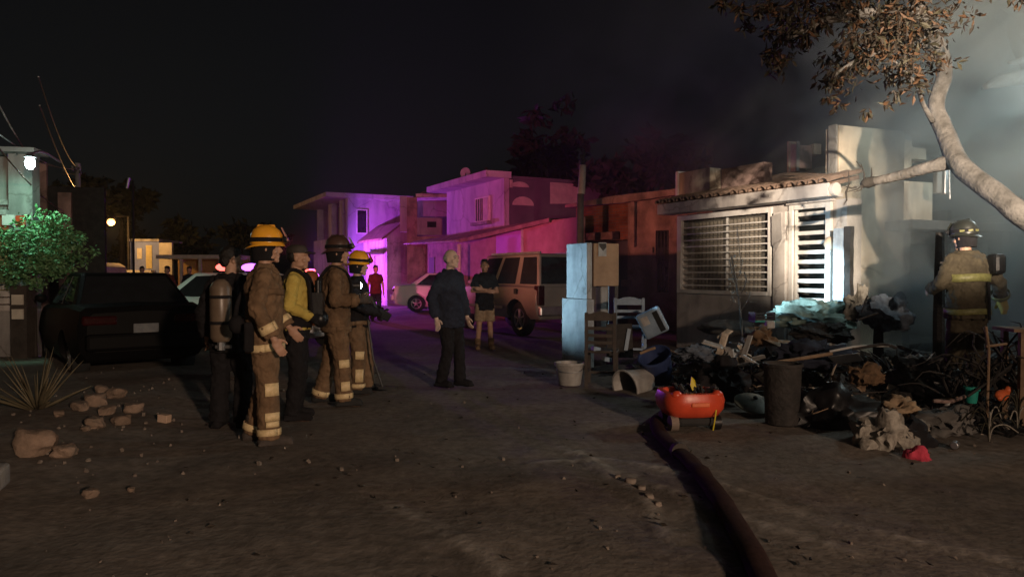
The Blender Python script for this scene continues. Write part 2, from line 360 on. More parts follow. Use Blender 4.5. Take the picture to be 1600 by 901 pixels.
M['curtain'] = fabric('curtain_cloth', (.42, .36, .28), (.26, .22, .17), scale=5)
M['yellowpl'] = mat('yellow_plastic', (.6, .5, .03), (.5, .4, .02), rough=.4, bump=0)
M['bulbw'] = mat('lamp_glow_cool', (.8, .9, .9), rough=.4, bump=0, emit=(.72, 1, .93), es=60)
M['bulbo'] = mat('lamp_glow_sodium', (.9, .6, .3), rough=.4, bump=0, emit=(1, .46, .12), es=5)
M['bulbr'] = mat('beacon_red_glow', (.9, .1, .1), rough=.4, bump=0, emit=(1, .10, .08), es=4.5)
M['bulbp'] = mat('beacon_violet_glow', (.5, .2, .9), rough=.4, bump=0, emit=(.55, .12, 1), es=4)
M['lensw'] = mat('hand_lamp_lens', (.8, .9, 1), rough=.3, bump=0, emit=(.75, .93, 1), es=60)
M['bluecl'] = fabric('blue_tinted_cloth', (.12, .14, .17), (.06, .07, .09), scale=12)  # blue of the bedding is bluish lamplight put into the cloth colour
M['visor'] = mat('smudged_visor', (.55, .3, .24), (.4, .2, .16), rough=.25, bump=0)
# ================================================================== GROUND
rnd = random.Random(7)
def seq(a, b, st): n = max(1, int(round((b-a)/st))); return [a + (b-a)*i/n for i in range(n)]
gx = [-700, -300, -140, -80, -50, -34, -25] + seq(-19, -6, .5) + seq(-6, -3.2, .16) + seq(-3.2, 5.2, .075) + seq(5.2, 9, .16) + seq(9, 20, .6) + [20, 26, 36, 55, 90, 160, 320, 700]
gy = [-60, -30, -14, -6, -2] + seq(0, 2.4, .3) + seq(2.4, 8.4, .07) + seq(8.4, 14, .16) + seq(14, 30, .5) + [30, 34, 40, 50, 65, 90, 140, 240, 420, 900, 2000]
ridges = []
for pts, h, w in (([(830, 726), (950, 716), (1080, 741), (1240, 797), (1400, 838), (1600, 880)], .020, .05), ([(880, 700), (1000, 752), (1060, 775), (1200, 826), (1330, 868)], .018, .05),
                  ([(905, 705), (960, 750), (1010, 790), (1050, 845)], .035, .05), ([(940, 714), (1060, 738), (1200, 780)], .018, .045), ([(600, 790), (700, 840), (790, 895)], .016, .06)):
    ridges.append((curve([Gd(x, y) for x, y in pts], 6), h, w))
def gz(x, y):
    z = .05*noise.noise(V((x*.35, y*.35, 0))) + .022*noise.noise(V((x*1.3, y*1.3, 3)))
    if y < 14: z += .010*noise.noise(V((x*3.2, y*3.2, 5))) + .004*noise.noise(V((x*10, y*10, 8)))
    if 2.5 < y < 9 and -1.5 < x < 5:
        for pts, h, w in ridges:
            dm = 9
            for i in range(len(pts)-1):
                a, b = pts[i], pts[i+1]; dx, dy = b.x-a.x, b.y-a.y; L2 = dx*dx+dy*dy
                t = max(0, min(1, ((x-a.x)*dx+(y-a.y)*dy)/L2)); q = math.hypot(x-a.x-dx*t, y-a.y-dy*t)
                if q < dm: dm = q
            if dm < .3: z += .55*h*(math.exp(-(dm/w)**2) - .6*math.exp(-((dm-2.2*w)/w)**2))*(.6+.8*abs(noise.noise(V((x*5, y*5, 1)))))
    # verge on the left stands a little higher
    if x < -2.6 and y < 12: z += .10*min(1, (-2.6-x)/1.6)
    return z
nx, ny = len(gx), len(gy)
mb = MB(); mb.v = [(x, y, gz(x, y)) for y in gy for x in gx]
mb.f = [(j*nx+i, j*nx+i+1, (j+1)*nx+i+1, (j+1)*nx+i) for j in range(ny-1) for i in range(nx-1)]; mb.mi = [0]*len(mb.f)
gro = mb.build('ground', M['dirt'], smooth=180)
def trk(x, y):
    if not (2.4 < y < 9.5 and -1.8 < x < 5.5): return 0.0
    best = 0
    for pts, h, w in ridges:
        dm = 9
        for i in range(len(pts)-1):
            a, b = pts[i], pts[i+1]; dx, dy = b.x-a.x, b.y-a.y
            t = max(0, min(1, ((x-a.x)*dx+(y-a.y)*dy)/(dx*dx+dy*dy))); q = math.hypot(x-a.x-dx*t, y-a.y-dy*t)
            if q < dm: dm = q
        best = max(best, math.exp(-(dm/.032)**2))
    return best
ca = gro.data.attributes.new('track', 'FLOAT', 'POINT'); ca.data.foreach_set('value', [trk(v[0], v[1]) for v in mb.v])
tag(gro, 'bare brown dirt street with wheel scuffs and low ridges', kind='structure')
# small stones strewn about, uncountable
mb = MB(); mb2 = MB()
for i in range(240):
    y = 2.6 + 9*rnd.random()**1.5; x = rnd.uniform(-.66*y, .66*y)
    s_ = rnd.choice((.004, .004, .005, .006, .007, .009, .013)) * (1 + .1*y)
    mb.box((x, y, gz(x, y)+s_*.3), (s_*rnd.uniform(.7, 1.6), s_*rnd.uniform(.7, 1.5), s_*.9), (rnd.random()*3, rnd.random()*3, rnd.random()*3), taper=.6)
for i in range(90):
    y = 5.2 + rnd.random()*3.4; x = rnd.gauss(-.62*y+.4, .8); s_ = rnd.uniform(.008, .03)
    mb.box((x, y, gz(x, y)+s_*.3), (s_*1.2, s_, s_*.9), (rnd.random()*3, rnd.random()*3, rnd.random()*3), taper=.6)
tag(mb.build('gravel', M['gravel']), 'small pale pebbles strewn over the dirt', kind='stuff')
mb = MB()
for i in range(200):                     # dead leaves and twigs on the ground
    y = 3 + 8*rnd.random(); x = rnd.uniform(-.5*y, .62*y)
    leaf(mb, V((x, y, gz(x, y)+.008)), V((rnd.gauss(0, 1), rnd.gauss(0, 1), .12)), rnd.uniform(.02, .06), rnd)
tag(mb.build('fallen_litter', M['leafb']), 'dry leaf scraps lying on the dirt', kind='stuff')

def frame(name, label, cat, p, q, **k):  # a thing with local +x from p to q, +y into the depth
    p, q = V((p[0], p[1], 0)), V((q[0], q[1], 0))
    return thing(name, label, cat, p, math.atan2(q.y-p.y, q.x-p.x), **k), (q-p).length

# ================================================================== WHITE HOUSE WITH THE BARRED WINDOW
h, L = frame('white_house', 'low white house with barred window, slatted door and clay tile eave', 'house', (3.25, 14.5), (4.86, 11.4))
# front wall in butted panels round the openings
wl = MB()
wl.bx(0, .09, 0, .2, 0, 2.58); wl.bx(.09, 2.44, 0, .2, 0, 1.13); wl.bx(.09, 2.44, 0, .2, 2.50, 2.58); wl.bx(2.44, 2.80, 0, .2, 0, 2.58)
wl.bx(2.80, 3.60, 0, .2, 2.50, 2.58); wl.bx(3.60, 3.86, 0, .2, 0, 2.58); wl.bx(0, .2, .2, 5.5, 0, 2.58); wl.bx(3.66, 3.86, .2, .33, 0, 2.58); wl.bx(.2, 3.4, 5.3, 5.5, 0, 2.58)
wl.build('wall', M['white'], h)
wl = MB(); wl.bx(.2, 3.4, 3.2, 3.3, 0, 2.56); wl.build('inner_wall', M['char'], h); MB().bx(2.5, 2.6, .2, 3.2, .32, 2.56).build('partition', M['char'], h)
sl = MB(); sl.bx(.2, 3.4, .2, 5.3, .25, .32); sl.build('floor_slab', M['concd'], h)
pl = MB(); pl.bx(2.52, 2.78, -.10, -.002, 0, 2.46); pl.build('pier', M['white'], h, bev=.012)
# a flaked piece of plaster on the pier
pp = MB(); pp.add([(2.46, -.112, 2.40), (2.72, -.112, 2.47), (2.74, -.112, 2.05), (2.62, -.112, 1.86), (2.50, -.112, 1.90)], [(0, 1, 2, 3, 4)])
fl = MB(); fl.prism([(2.50, 2.40), (2.70, 2.44), (2.72, 2.02), (2.61, 1.84), (2.51, 1.92)], -.112, -.1005); fl.build('flaked_plaster', M['grey'], h)
# window: frame, bars, curtain, glass
fr = MB(); fr.bx(.05, .17, -.05, -.004, 1.07, 2.56); fr.bx(.17, 2.36, -.05, -.004, 2.47, 2.56); fr.bx(.17, 2.36, -.06, -.004, 1.07, 1.14); fr.bx(2.36, 2.44, -.05, -.004, 1.07, 2.56)
wf = fr.build('window', M['wmetal'], h, bev=.006)
sb = MB(); sb.bx(.172, .20, -.035, -.01, 1.145, 2.465); sb.build('grille_stile', M['wmetal'], wf)
barme = None
for i in range(10):
    z = 1.225 + i*.122
    if barme is None: o = MB().bx(.20, 2.36, -.034, -.012, -.0105, .0105).build('grille_bar', M['wmetal'], wf); barme = o
    else: o = barme.copy(); C.objects.link(o); o.parent = wf
    o.location = (0, 0, z)
for x0, x1 in ((.175, 1.25), (1.29, 2.355)): MB().bx(x0, x1, .09, .096, 1.15, 2.46).build('pane', mat('grimy_pane', (.3, .28, .25), rough=.15, bump=0, alpha=.22), wf)
MB().bx(1.252, 1.288, .08, .12, 1.145, 2.47).build('mullion', M['wmetal'], wf)
cu = MB(); nn = 150
vs = []
for i in range(nn+1):
    x = .15 + 2.2*i/nn; y = .30 + .035*math.sin(i*.9) + .015*math.sin(i*2.3)
    vs += [(x, y, 1.1), (x, y+.01, 1.75), (x, y+.004, 2.49)]
cu.add(vs, [(i*3+k, (i+1)*3+k, (i+1)*3+k+1, i*3+k+1) for i in range(nn) for k in (0, 1)])
cu.build('curtain', M['curtain'], wf, smooth=180)
# slatted door
df = MB(); df.bx(2.80, 2.88, -.05, -.004, .3, 2.55); df.bx(2.88, 3.52, -.05, -.004, 2.47, 2.55); df.bx(3.52, 3.62, -.06, -.004, .3, 2.55)
dd = df.build('door', M['wmetal'], h, bev=.006)
MB().bx(2.885, 2.925, .0, .03, .32, 2.465).build('door_stile', M['wmetal'], dd); MB().bx(3.475, 3.515, .0, .03, .32, 2.465).build('door_stile', M['wmetal'], dd)
sm = None
for i in range(14):
    if sm is None: o = MB().bx(2.926, 3.474, .004, .026, -.03, .03).build('slat', M['wmetal'], dd); sm = o
    else: o = sm.copy(); C.objects.link(o); o.parent = dd
    o.location = (0, 0, .42 + i*.152)
# eave: fascia with rounded end, tiles above
fa = MB(); fa.bx(-.20, 3.80, -.34, -.26, 2.60, 2.80); fa.bx(-.20, 3.80, -.26, 0, 2.60, 2.66)
fa.tube([(3.80, -.24, 2.70), (3.88, -.24, 2.70)], .10, 18)
fa.build('fascia', M['white'], h, bev=.01)
cl = MB(); cl.bx(2.78, 3.66, -.09, -.002, 2.555, 2.60); cl.build('lintel', M['white'], h)
rf = MB(); rq = [(-.22, -.30, 2.81), (3.84, -.30, 2.81), (3.84, .3, 2.943), (3.38, .3, 2.943), (3.38, 2.5, 3.432), (-.22, 2.5, 3.432)]; rf.add(rq + [(x, y, z-.06) for x, y, z in rq], [tuple(range(6)), tuple(range(11, 5, -1))] + [(i, i+6, (i+1) % 6+6, (i+1) % 6) for i in range(6)])
roof = rf.build('roof', M['tile'], h)
tl = MB(); vs = []
for k, (yy, rr) in enumerate(((0, .085), (.44, .07))):
    for j in range(7):
        th = math.pi*j/6; vs.append((rr*math.cos(th), yy, rr*math.sin(th)*.9))
for k, (yy, rr) in enumerate(((0, .068), (.44, .056))):
    for j in range(7):
        th = math.pi*j/6; vs.append((rr*math.cos(th), yy, rr*math.sin(th)*.9))
tl.add(vs, [(j, j+1, j+8, j+7) for j in range(6)] + [(14+j+1, 14+j, 21+j, 21+j+1) for j in range(6)] + [(j+1, j, 14+j, 14+j+1) for j in range(6)] + [(7+j, 7+j+1, 21+j+1, 21+j) for j in range(6)])
t0 = tl.build('tile', M['tile'], roof, smooth=60); first = True; sl_ = math.atan2(.64, 2.88)
for r in range(8):
    for c in range(20):
        if (r, c) in ((0, 9), (1, 14), (3, 6), (2, 17)): continue
        if r > 1 and c > 16: continue
        o = t0 if first else t0.copy()
        if not first: C.objects.link(o); o.parent = roof
        first = False
        y = -.38 + r*.37; o.location = (-.14 + c*.205 + rnd.uniform(-.012, .012), y, 2.815 + (y+.30)*.2222 + .012)
        o.rotation_euler = (sl_+.03 + rnd.uniform(-.02, .02), rnd.uniform(-.03, .03), rnd.uniform(-.05, .05))
# parapet with cream pier at the far end and red wall behind the roof
pb = MB(); pb.bx(-.21, .67, .22, .5, 2.85, 3.46); pb.build('parapet_pier', M['cream'], h, bev=.01)
pb = MB(); pb.bx(-.31, -.215, .2, .56, 2.7, 3.5); pb.build('downpipe', M['wmetal'], h, bev=.02)
pb = MB(); pb.bx(.68, 1.75, .5, .7, 2.9, 3.44); pb.build('parapet', M['pinkw'], h)

# small round lamp globe on the door post
gl = thing('porch_lamp', 'round cream lamp shade beside the slatted door', 'lamp', P(1297, 380, 11.25))
MB().ell((0, 0, 0), (.095, .07, .105), nu=18, nv=12).build('shade', M['cream'], gl, smooth=180)
MB().tube([(0, .02, 0), (0, .22, 0)], .03).build('bracket', M['dkmetal'], gl)
# charred door leaf standing open
dl, _ = frame('charred_door', 'blistered white door leaf, bluish lamplight in its colour, with charred edge standing beside the slatted door', 'door', P(1301, 478, 11.05), P(1331, 478, 10.75))
d1 = MB(); d1.bx(0, .20, 0, .05, .5, 2.12); d1.build('panel', mat('blistered_tinted_paint', (.5, .58, .64), (.3, .36, .42), scale=7, rough=.6, bump=.5), dl)  # white leaf, its bluish pool of lamplight put into the colour
d2 = MB(); n_ = 18
vs = []
for i in range(n_+1):
    z = .5 + 1.64*i/n_; w0 = .20 + .0; w1 = .31 + .03*noise.noise(V((0, 0, z*4))) - (.06 if z < .9 else 0)
    e = .205 - .035*abs(noise.noise(V((3, 0, z*5))))
    vs += [(e, -.012, z), (w1, -.012, z), (w1, .066, z), (e, .066, z)]
fs = [(i*4+k, i*4+(k+1) % 4, (i+1)*4+(k+1) % 4, (i+1)*4+k) for i in range(n_) for k in range(4)] + [(3, 2, 1, 0), tuple(n_*4+k for k in range(4))]
d2.add(vs, fs); d2.build('charred_edge', M['char'], dl)

# ================================================================== CREAM WALL OF THE BURNT HOUSE
b, L = frame('burnt_house', 'burnt cream house with tall corner wall and open sooty carport', 'house', (5.14, 11.6), (6.72, 12.25))
w = MB(); w.bx(0, 1.42, 0, .22, 0, 3.78); w.bx(.02, .22, .22, .3, 0, 3.76); w.build('wall', M['creamw'], b, bev=.01)
w = MB(); w.bx(-.04, 0.0-.003, .02, .2, 2.9, 3.8); w.build('corner_pipe', M['conc'], b, bev=.02)
w = MB(); w.bx(1.425, 1.66, .06, .28, 3.05, 3.66); w.bx(1.66, 2.05, .10, .3, 3.36, 3.56); w.build('parapet_block', M['cream'], b, bev=.01)
w = MB(); w.bx(1.425, 2.15, .05, .3, 2.30, 2.98); w.build('lintel_wall', M['cream'], b, bev=.01)
w = MB(); w.bx(1.0, 7.5, -.5, 3.2, 2.30-.16, 2.295); w.build('carport_slab', M['concd'], b, bev=.02)
for x in (2.2, 3.4, 4.6): MB().bx(x, x+.16, -.45, 3.2, 1.96, 2.137).build('beam', M['char'], b)
w = MB(); w.bx(1.5, 7.5, 3.0, 3.2, 0, 2.137); w.build('back_wall', M['concd'], b)
w = MB(); w.bx(3.2, 3.44, -.42, -.18, 0, 2.137); w.build('carport_post', M['char'], b)
w = MB(); w.bx(7.3, 7.5, -.4, 3.0, 0, 2.137); w.build('side_wall', M['concd'], b)
w = MB(); w.bx(1.425, 1.6, 0.02, .2, 0, 2.136); w.build('door_jamb', M['char'], b)
mt = thing('electric_meter', 'scorched meter boxes and bent pipes fixed to the cream lintel wall', 'meter', P(1466, 281, 11.7))
MB().bx(-.06, .03, -.06, .06, -.22, .2).build('meter_box', M['conc'], mt, bev=.02); MB().bx(.07, .15, -.05, .07, -.24, .15).build('meter_box', M['steel'], mt, bev=.02)
MB().tube(curve([(-.02, 0, .2), (-.03, -.05, .33), (.05, -.04, .36), (.11, 0, .15)], 5), .014).build('pipe', M['dkmetal'], mt); MB().tube([(.19, .0, -.3), (.17, 0, .2), (.2, .02, .3)], .016).build('pipe', M['steel'], mt)

# water tank stand on the roof behind
ts, _ = frame('tank_stand', 'white post frame with an orange lit box on the roof behind', 'tank stand', P(1232, 262, 17), P(1292, 262, 17.3))
z0, z1 = P(0, 275, 17).z, P(0, 221, 17).z
f_ = MB(); f_.bx(0, .05, 0, .05, z0, z1); f_.bx(.05, .2, 0, .05, z1-.05, z1); f_.build('frame', M['cream'], ts)
MB().bx(.22, .30, 0, .3, z0, z1+.02).build('post', M['grey'], ts); MB().bx(.302, .68, .05, .3, z0+.2, z1-.06).build('panel', M['pinkw'], ts); MB().bx(.68, .88, -.02, .3, z1-.26, z1-.02).build('box', M['cream'], ts)
MB().bx(-.1, 1.2, .0, 1.2, 0, z0-.003).build('support_wall', M['char'], ts)

# ================================================================== UTILITY POST AT THE PAVEMENT
u, _ = frame('meter_post', 'concrete meter post with pale blue lit side and broken cover', 'meter post', P(917, 560, 11.2), P(974, 560, 11.45))
zt, zm = P(0, 380, 11.3).z, P(0, 447, 11.3).z
MB().bx(.115, .56, .0, .30, zm, zt).build('block', mat('brown_render', (.36, .23, .14), (.24, .15, .09), scale=3, rough=.9, bump=.3), u, bev=.012)
MB().bx(.50, .56, .02, .28, 0, zm-.003).build('rear_leg', M['dkwood'], u)
MB().bx(.30, .44, .10, .26, .55, zm-.003).build('conduit', M['conc'], u, bev=.02)
co, _ = (u, 0)
mi = (Matrix.Translation(u.location) @ Matrix.Rotation(u.rotation_euler.z, 4, 'Z')).inverted()
def colm(name, xa, ya, xb, yb, th, z0, z1):
    a_, b2_ = P(xa, 470, ya).xy.to_3d(), P(xb, 470, yb).xy.to_3d(); dv = (b2_-a_).normalized(); nv = V((-dv.y, dv.x, 0))
    fp2 = [mi @ p for p in (a_, b2_, b2_+nv*th, a_+nv*th)]
    q = MB(); q.add([(p.x, p.y, z) for z in (z0, z1) for p in fp2], [(3, 2, 1, 0), (4, 5, 6, 7)] + [(i, (i+1) % 4, (i+1) % 4+4, i+4) for i in range(4)]); q.build(name, M['conc'], u, bev=.01)
zc_ = P(0, 467, 11.3).z
colm('column', 885, 11.8, 917, 11.18, .09, zc_, zt+.005); colm('column_base', 878, 11.8, 917, 11.1, .13, 0, zc_-.003)
pd = MB(); zc = P(0, 388, 11.3).z; pd.bx(.19, .33, -.014, -.003, zc-.12, zc+.09)
cv = pd.build('cover_plate', M['whitepl'], u)
MB().prism([(.20, zc+.075), (.32, zc+.075), (.325, zc+.02), (.27, zc-.04), (.205, zc+.03)], -.019, -.0145).build('hole', M['dkwood'], cv)

# ================================================================== POLE
pp = thing('power_pole', 'short service pole with upper half painted as lit and insulators behind the meter post', 'pole', P(905, 470, 19.6).xy.to_3d())
x0 = 0; zt, zm = P(0, 258, 19.6).z, P(0, 303, 19.6).z
MB().tube([(0, 0, 0), (.03, 0, zm)], [.10, .09], 12).build('lower_pole', M['concd'], pp, smooth=60)
MB().tube([(.05, 0, zm), (.09, 0, zt)], [.10, .09], 12).build('upper_pole', M['patch'], pp, smooth=60)  # paler than the lower half: lamplight put into the colour
for k, (dx, dz) in enumerate(((-.02, .02), (.07, .05), (.03, .16))): MB().tube([(.06+dx, 0, zt+dz), (.06+dx, 0, zt+dz+.1), (.06+dx, 0, zt+dz+.12), (.06+dx, 0, zt+dz+.26)], [.03, .05, .03, .03], 10).build('insulator', M['dkmetal'], pp)
MB().tube([(.09, 0, zt), (.11, 0, zt+.42)], .03, 8).build('mast', M['dkmetal'], pp)

# ================================================================== BRICK HOUSE
d, L = frame('brick_house', 'brick house with pink ledge, worn plaster and a dark barred window', 'house', P(900, 470, 21), P(1075, 470, 18.3))
zr = P(0, 322, 20.5).z
w = MB(); w.bx(0, 1.85, 0, .2, 2.35, zr); w.build('upper_wall', M['brick'], d)
w = MB(); w.bx(-.15, 1.55, -.30, -.003, 2.36, 2.56); w.build('ledge', M['pinkw'], d, bev=.01)
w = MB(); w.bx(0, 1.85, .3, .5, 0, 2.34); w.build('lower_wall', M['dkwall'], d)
w = MB(); w.bx(1.853, 2.75, -.02, .2, 0, zr+.12); w.bx(3.15, 4.4, -.02, .2, 0, zr+.12); w.bx(2.75, 3.15, -.02, .2, 0, .95); w.bx(2.75, 3.15, -.02, .2, 2.55, zr+.12); w.build('plaster_wall', M['pinkw'], d)
w = MB(); w.bx(1.7, 2.0, -.10, -.023, 1.1, 1.28); w.bx(2.0, 2.7, -.09, -.023, 1.98, 2.12); w.build('sill_band', M['pinkw'], d)
w = MB(); w.bx(2.0, 2.14, -.12, -.023, 2.14, zr+.1); w.build('pilaster', M['pinkw'], d)
wn = MB().bx(2.755, 3.145, .1, .13, .96, 2.54).build('window', M['glass'], d)
for k in range(4): MB().bx(2.80+k*.1, 2.818+k*.1, -.01, .01, .96, 2.54).build('bar', M['dkmetal'], wn)
rf = MB(); rf.prism([(-.2, zr+.003), (1.85, zr+.003), (4.4, zr+.123), (4.4, zr+.24), (1.5, zr+.2), (-.2, zr+.08)], -.25, 3.5); rf.build('roof', M['pinkw'], d)
MB().bx(0, 4.4, 3.3, 3.5, 0, zr).build('rear_wall', M['dkwall'], d)

# ================================================================== TWO STOREY HOUSES UP THE STREET
def win(parent, x0, x1, z0, z1, y=0, m='glass', fm='wmetal', t=.05):
    f = MB(); f.bx(x0, x0+t, y-.05, y-.003, z0, z1); f.bx(x1-t, x1, y-.05, y-.003, z0, z1); f.bx(x0+t, x1-t, y-.05, y-.003, z0, z0+t); f.bx(x0+t, x1-t, y-.05, y-.003, z1-t, z1)
    o = f.build('window', M[fm], parent); MB().bx(x0+t, x1-t, y-.03, y-.004, z0+t, z1-t).build('pane', M[m], o); return o
SD = V((-.461, .887, 0)); XD = V((.887, .461, 0))   # along the street, away from the street
def yaw(v): return math.atan2(v.y, v.x)
# house with the violet side wall
a0 = V((-8.0, 36, 0))
a = thing('violet_house', 'violet lit two storey house with flat slab roof and pale columns', 'house', a0, yaw(XD))
zt = P(0, 309, 36).z
MB().bx(0, 9, 0, .2, 0, zt).build('side_wall', M['lilac'], a)
MB().bx(0, .2, .2, 7.6, 0, 2.7).build('lower_front_wall', M['lilac'], a)
MB().bx(.9, 1.1, .2, 7.6, 2.7, zt).build('recessed_wall', M['dkwall'], a)
for y0, y1 in ((.0, .0),): pass
for y0, y1 in ((1.1, 1.7), (3.3, 4.0)): MB().bx(0, .35, y0, y1, 2.7, zt).build('column', M['lilac'], a)
MB().bx(0, .3, .2, .5, 2.7, zt).build('column', M['lilac'], a); MB().bx(0, .12, .5, 7.6, 2.7, 3.3).build('balcony_parapet', M['lilac'], a)
MB().bx(-1.1, 9, -.12, 7.8, zt+.003, zt+.22).build('roof_slab', M['lilac'], a)
win(a, .4, .95, 3.4, 4.6)
MB().bx(8.8, 9, .2, 7.6, 0, zt).build('rear_wall', M['lilac'], a); MB().bx(.2, 8.8, 7.4, 7.6, 0, zt).build('far_wall', M['lilac'], a)
# gabled porch in front
g = thing('gabled_porch', 'brightly lit white porch with a small gable roof and doorway', 'porch', (-5.6, 33, 0), yaw(XD))
ze, za = 3.1, 3.68
e = MB(); e.prism([(0, 0), (1.36, 0), (1.36, ze), (.68, za), (0, ze)], 0, .18); e.build('gable_wall', M['white'], g)
e = MB(); e.bx(0, .18, .18, 1.0, 0, ze); e.bx(0, .18, 2.0, 5.2, 0, ze); e.bx(0, .18, 1.0, 2.0, 2.3, ze); e.build('front_wall', M['white'], g)
MB().bx(.1, .14, 1.0, 2.0, .05, 2.28).build('door', M['lilac'], g); MB().bx(1.18, 1.36, .18, 5.2, 0, ze).build('rear_wall', M['white'], g)
e = MB(); e.prism([(-.3, ze-.18), (-.3, ze-.08), (.68, za+.1), (1.66, ze-.08), (1.66, ze-.18), (.68, za+.003)], -.2, 5.3); e.build('roof', M['tile'], g)
MB().bx(-.9, .0-.004, .5, 2.4, 2.32, 2.42).build('door_canopy', M['lilac'], g)
# terrace house
t = thing('terrace_house', 'brown terrace house with pale roof ledge and open upper balcony', 'house', P(652, 440, 31).xy.to_3d(), yaw(V((1, .12, 0))))
k = 1150/31
zl = P(0, 308, 31).z
MB().bx(-.42, .0, 0, .3, 0, zl).build('corner_pier', M['pinkw'], t)
MB().bx(-.72, -.424, .1, .4, P(0, 362, 31).z, zl+.05).build('post', M['lilac'], t)
MB().bx(0, 2.3, 1.6, 1.8, 0, zl).build('recessed_wall', M['lilac'], t)
MB().bx(-.05, 2.4, -.08, 1.9, zl+.003, zl+.14).build('roof_ledge', M['white'], t)
MB().bx(.0, 1.05, 0, .18, P(0, 367, 31).z, P(0, 340, 31).z).build('balcony_wall', M['grey'], t)
MB().bx(.42, .8, -.012, -.003, P(0, 355, 31).z, P(0, 346, 31).z).build('vent_opening', M['glass'], t)
MB().bx(1.32, 1.58, 0, .2, P(0, 367, 31).z, P(0, 338, 31).z).build('pillar', M['white'], t); MB().bx(1.582, 2.35, -.02, .2, P(0, 367, 31).z, P(0, 336, 31).z).build('brick_infill', M['pinkw'], t)
MB().bx(0, 2.3, .0, 1.6, 0, P(0, 369, 31).z).build('lower_storey', M['pinkw'], t)
rr = MB(); zp = P(0, 284, 33).z; rr.add([(-.6, 1.95, zl), (2.6, 1.95, zl), (2.6, 5, zl), (-.6, 5, zl), (.9, 2.9, zp), (1.5, 2.9, zp)], [(3, 2, 1, 0), (0, 1, 5, 4), (1, 2, 5), (2, 3, 4, 5), (3, 0, 4)]); rr.build('hip_roof', M['tile'], t)
MB().bx(-.42, 2.6, 1.95, 5, 0, zl-.003).build('rear_block', M['dkwall'], t)
# corner house with dish
c0 = V((-.11, 25, 0))
c = thing('corner_house', 'two storey house with violet front, lit window and dark side wall with painted light patches', 'house', c0, yaw(XD))
zt = P(0, 279, 25).z
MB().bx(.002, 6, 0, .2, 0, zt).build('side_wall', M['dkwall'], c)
MB().bx(-.2, 0, -.04, 5.0, 0, zt).build('front_wall', M['lilac'], c)
MB().bx(-.9, .05, -.1, 5.4, zt+.003, zt+.22).build('roof_slab', M['lilac'], c)
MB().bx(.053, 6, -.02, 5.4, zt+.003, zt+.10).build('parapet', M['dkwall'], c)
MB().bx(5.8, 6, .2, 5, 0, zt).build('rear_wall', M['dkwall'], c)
win_ = thing('x', '', '', (0, 0, 0)); bpy.data.objects.remove(win_)
wz0, wz1 = 1.45+82/43.5, 1.45+116/43.5
fo = MB().bx(-.26, -.203, 1.0, 2.2, wz0-.05, wz1+.05).build('window', M['wmetal'], c)
MB().bx(-.275, -.262, 1.06, 1.5, wz0, wz1).build('curtain', M['patch'], fo); MB().bx(-.275, -.262, 1.52, 2.14, wz0, wz1).build('pane', M['glass'], fo)
for y in (1.6, 1.75, 1.9, 2.05): MB().bx(-.29, -.276, y, y+.02, wz0, wz1).build('bar', M['wmetal'], fo)
MB().bx(-.4, -.204, .9, 2.3, wz0-.16, wz0-.053).build('window_sill', M['grey'], c)
def blobpatch(pts, name='light_patch'):
    q = MB(); q.prism(pts, -.012, -.003); q.build(name, M['patch'], c)  # pale shapes are patches of light painted on the side wall
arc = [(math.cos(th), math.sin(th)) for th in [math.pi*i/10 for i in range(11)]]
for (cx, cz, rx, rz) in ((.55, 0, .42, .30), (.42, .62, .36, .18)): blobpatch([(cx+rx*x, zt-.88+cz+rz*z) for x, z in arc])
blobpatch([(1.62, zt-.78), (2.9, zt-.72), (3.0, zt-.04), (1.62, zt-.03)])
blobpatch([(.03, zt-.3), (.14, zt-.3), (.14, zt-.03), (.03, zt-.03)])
ds = thing('satellite_dish', 'round satellite dish on a stub mast above the violet roof slab', 'satellite dish', P(728, 286, 28.2))
q = MB(); q.rings([(0, 0, 0, .02, .02), (0, 0, .03, .12, .13), (0, 0, .08, .2, .215), (0, 0, .085, .2, .215), (0, 0, .04, .12, .13)], 18)
o = q.build('reflector', M['lilac'], ds, smooth=60); o.location = (0, 0, .36); o.rotation_euler = (R(78), 0, R(-12))
MB().tube([(0, .06, 0), (0, .06, .36)], .03, 8).build('mast', M['dkmetal'], ds)
MB().tube([(0, 0, .2), (.0, -.28, .34)], .015, 6).build('feed_arm', M['dkmetal'], ds)
fn = thing('roof_finial', 'small bottle shaped vent standing on the violet roof slab', 'roof vent', P(760, 278, 26.6))
MB().rings([(0, 0, -.04, .1, .1), (0, 0, .16, .12, .12), (0, 0, .24, .07, .07), (0, 0, .34, .05, .05), (0, 0, .36, .08, .08)], 12).build('cowl', M['leafo'], fn, smooth=40)
MB().bx(-.14, .14, -.14, .14, -.1, -.043).build('base', M['conc'], fn)
# carport in front
cpn = [P(635, 379, 31.5), P(717, 374, 25.6), P(858, 341, 21.5), P(900, 343, 25)]
cpx = thing('carport', 'brown sheet carport roof on a thin pale post', 'carport', (0, 0, 0))
e = MB(); vs = [(p.x, p.y, p.z) for p in cpn] + [(p.x, p.y, p.z-.10) for p in cpn]; e.add(vs, [(0, 1, 2, 3), (7, 6, 5, 4)] + [(i, (i+1) % 4, (i+1) % 4+4, i+4) for i in range(4)]); e.build('roof_sheet', M['tile'], cpx)
p_, q_ = cpn[0], cpn[1]; MB().bar(p_+V((-.05, -.06, -.06)), q_+V((-.02, -.06, -.06)), .14, .03).build('edge_trim', M['white'], cpx); MB().bar(cpn[1]+V((.02, -.08, -.06)), cpn[2]+V((0, -.08, -.06)), .03, .12).build('edge_trim', M['tile'], cpx)
MB().tube([cpn[1]+V((0, -.0, -.16)), V((cpn[1].x, cpn[1].y, 0))], .07, 10).build('post', M['white'], cpx)
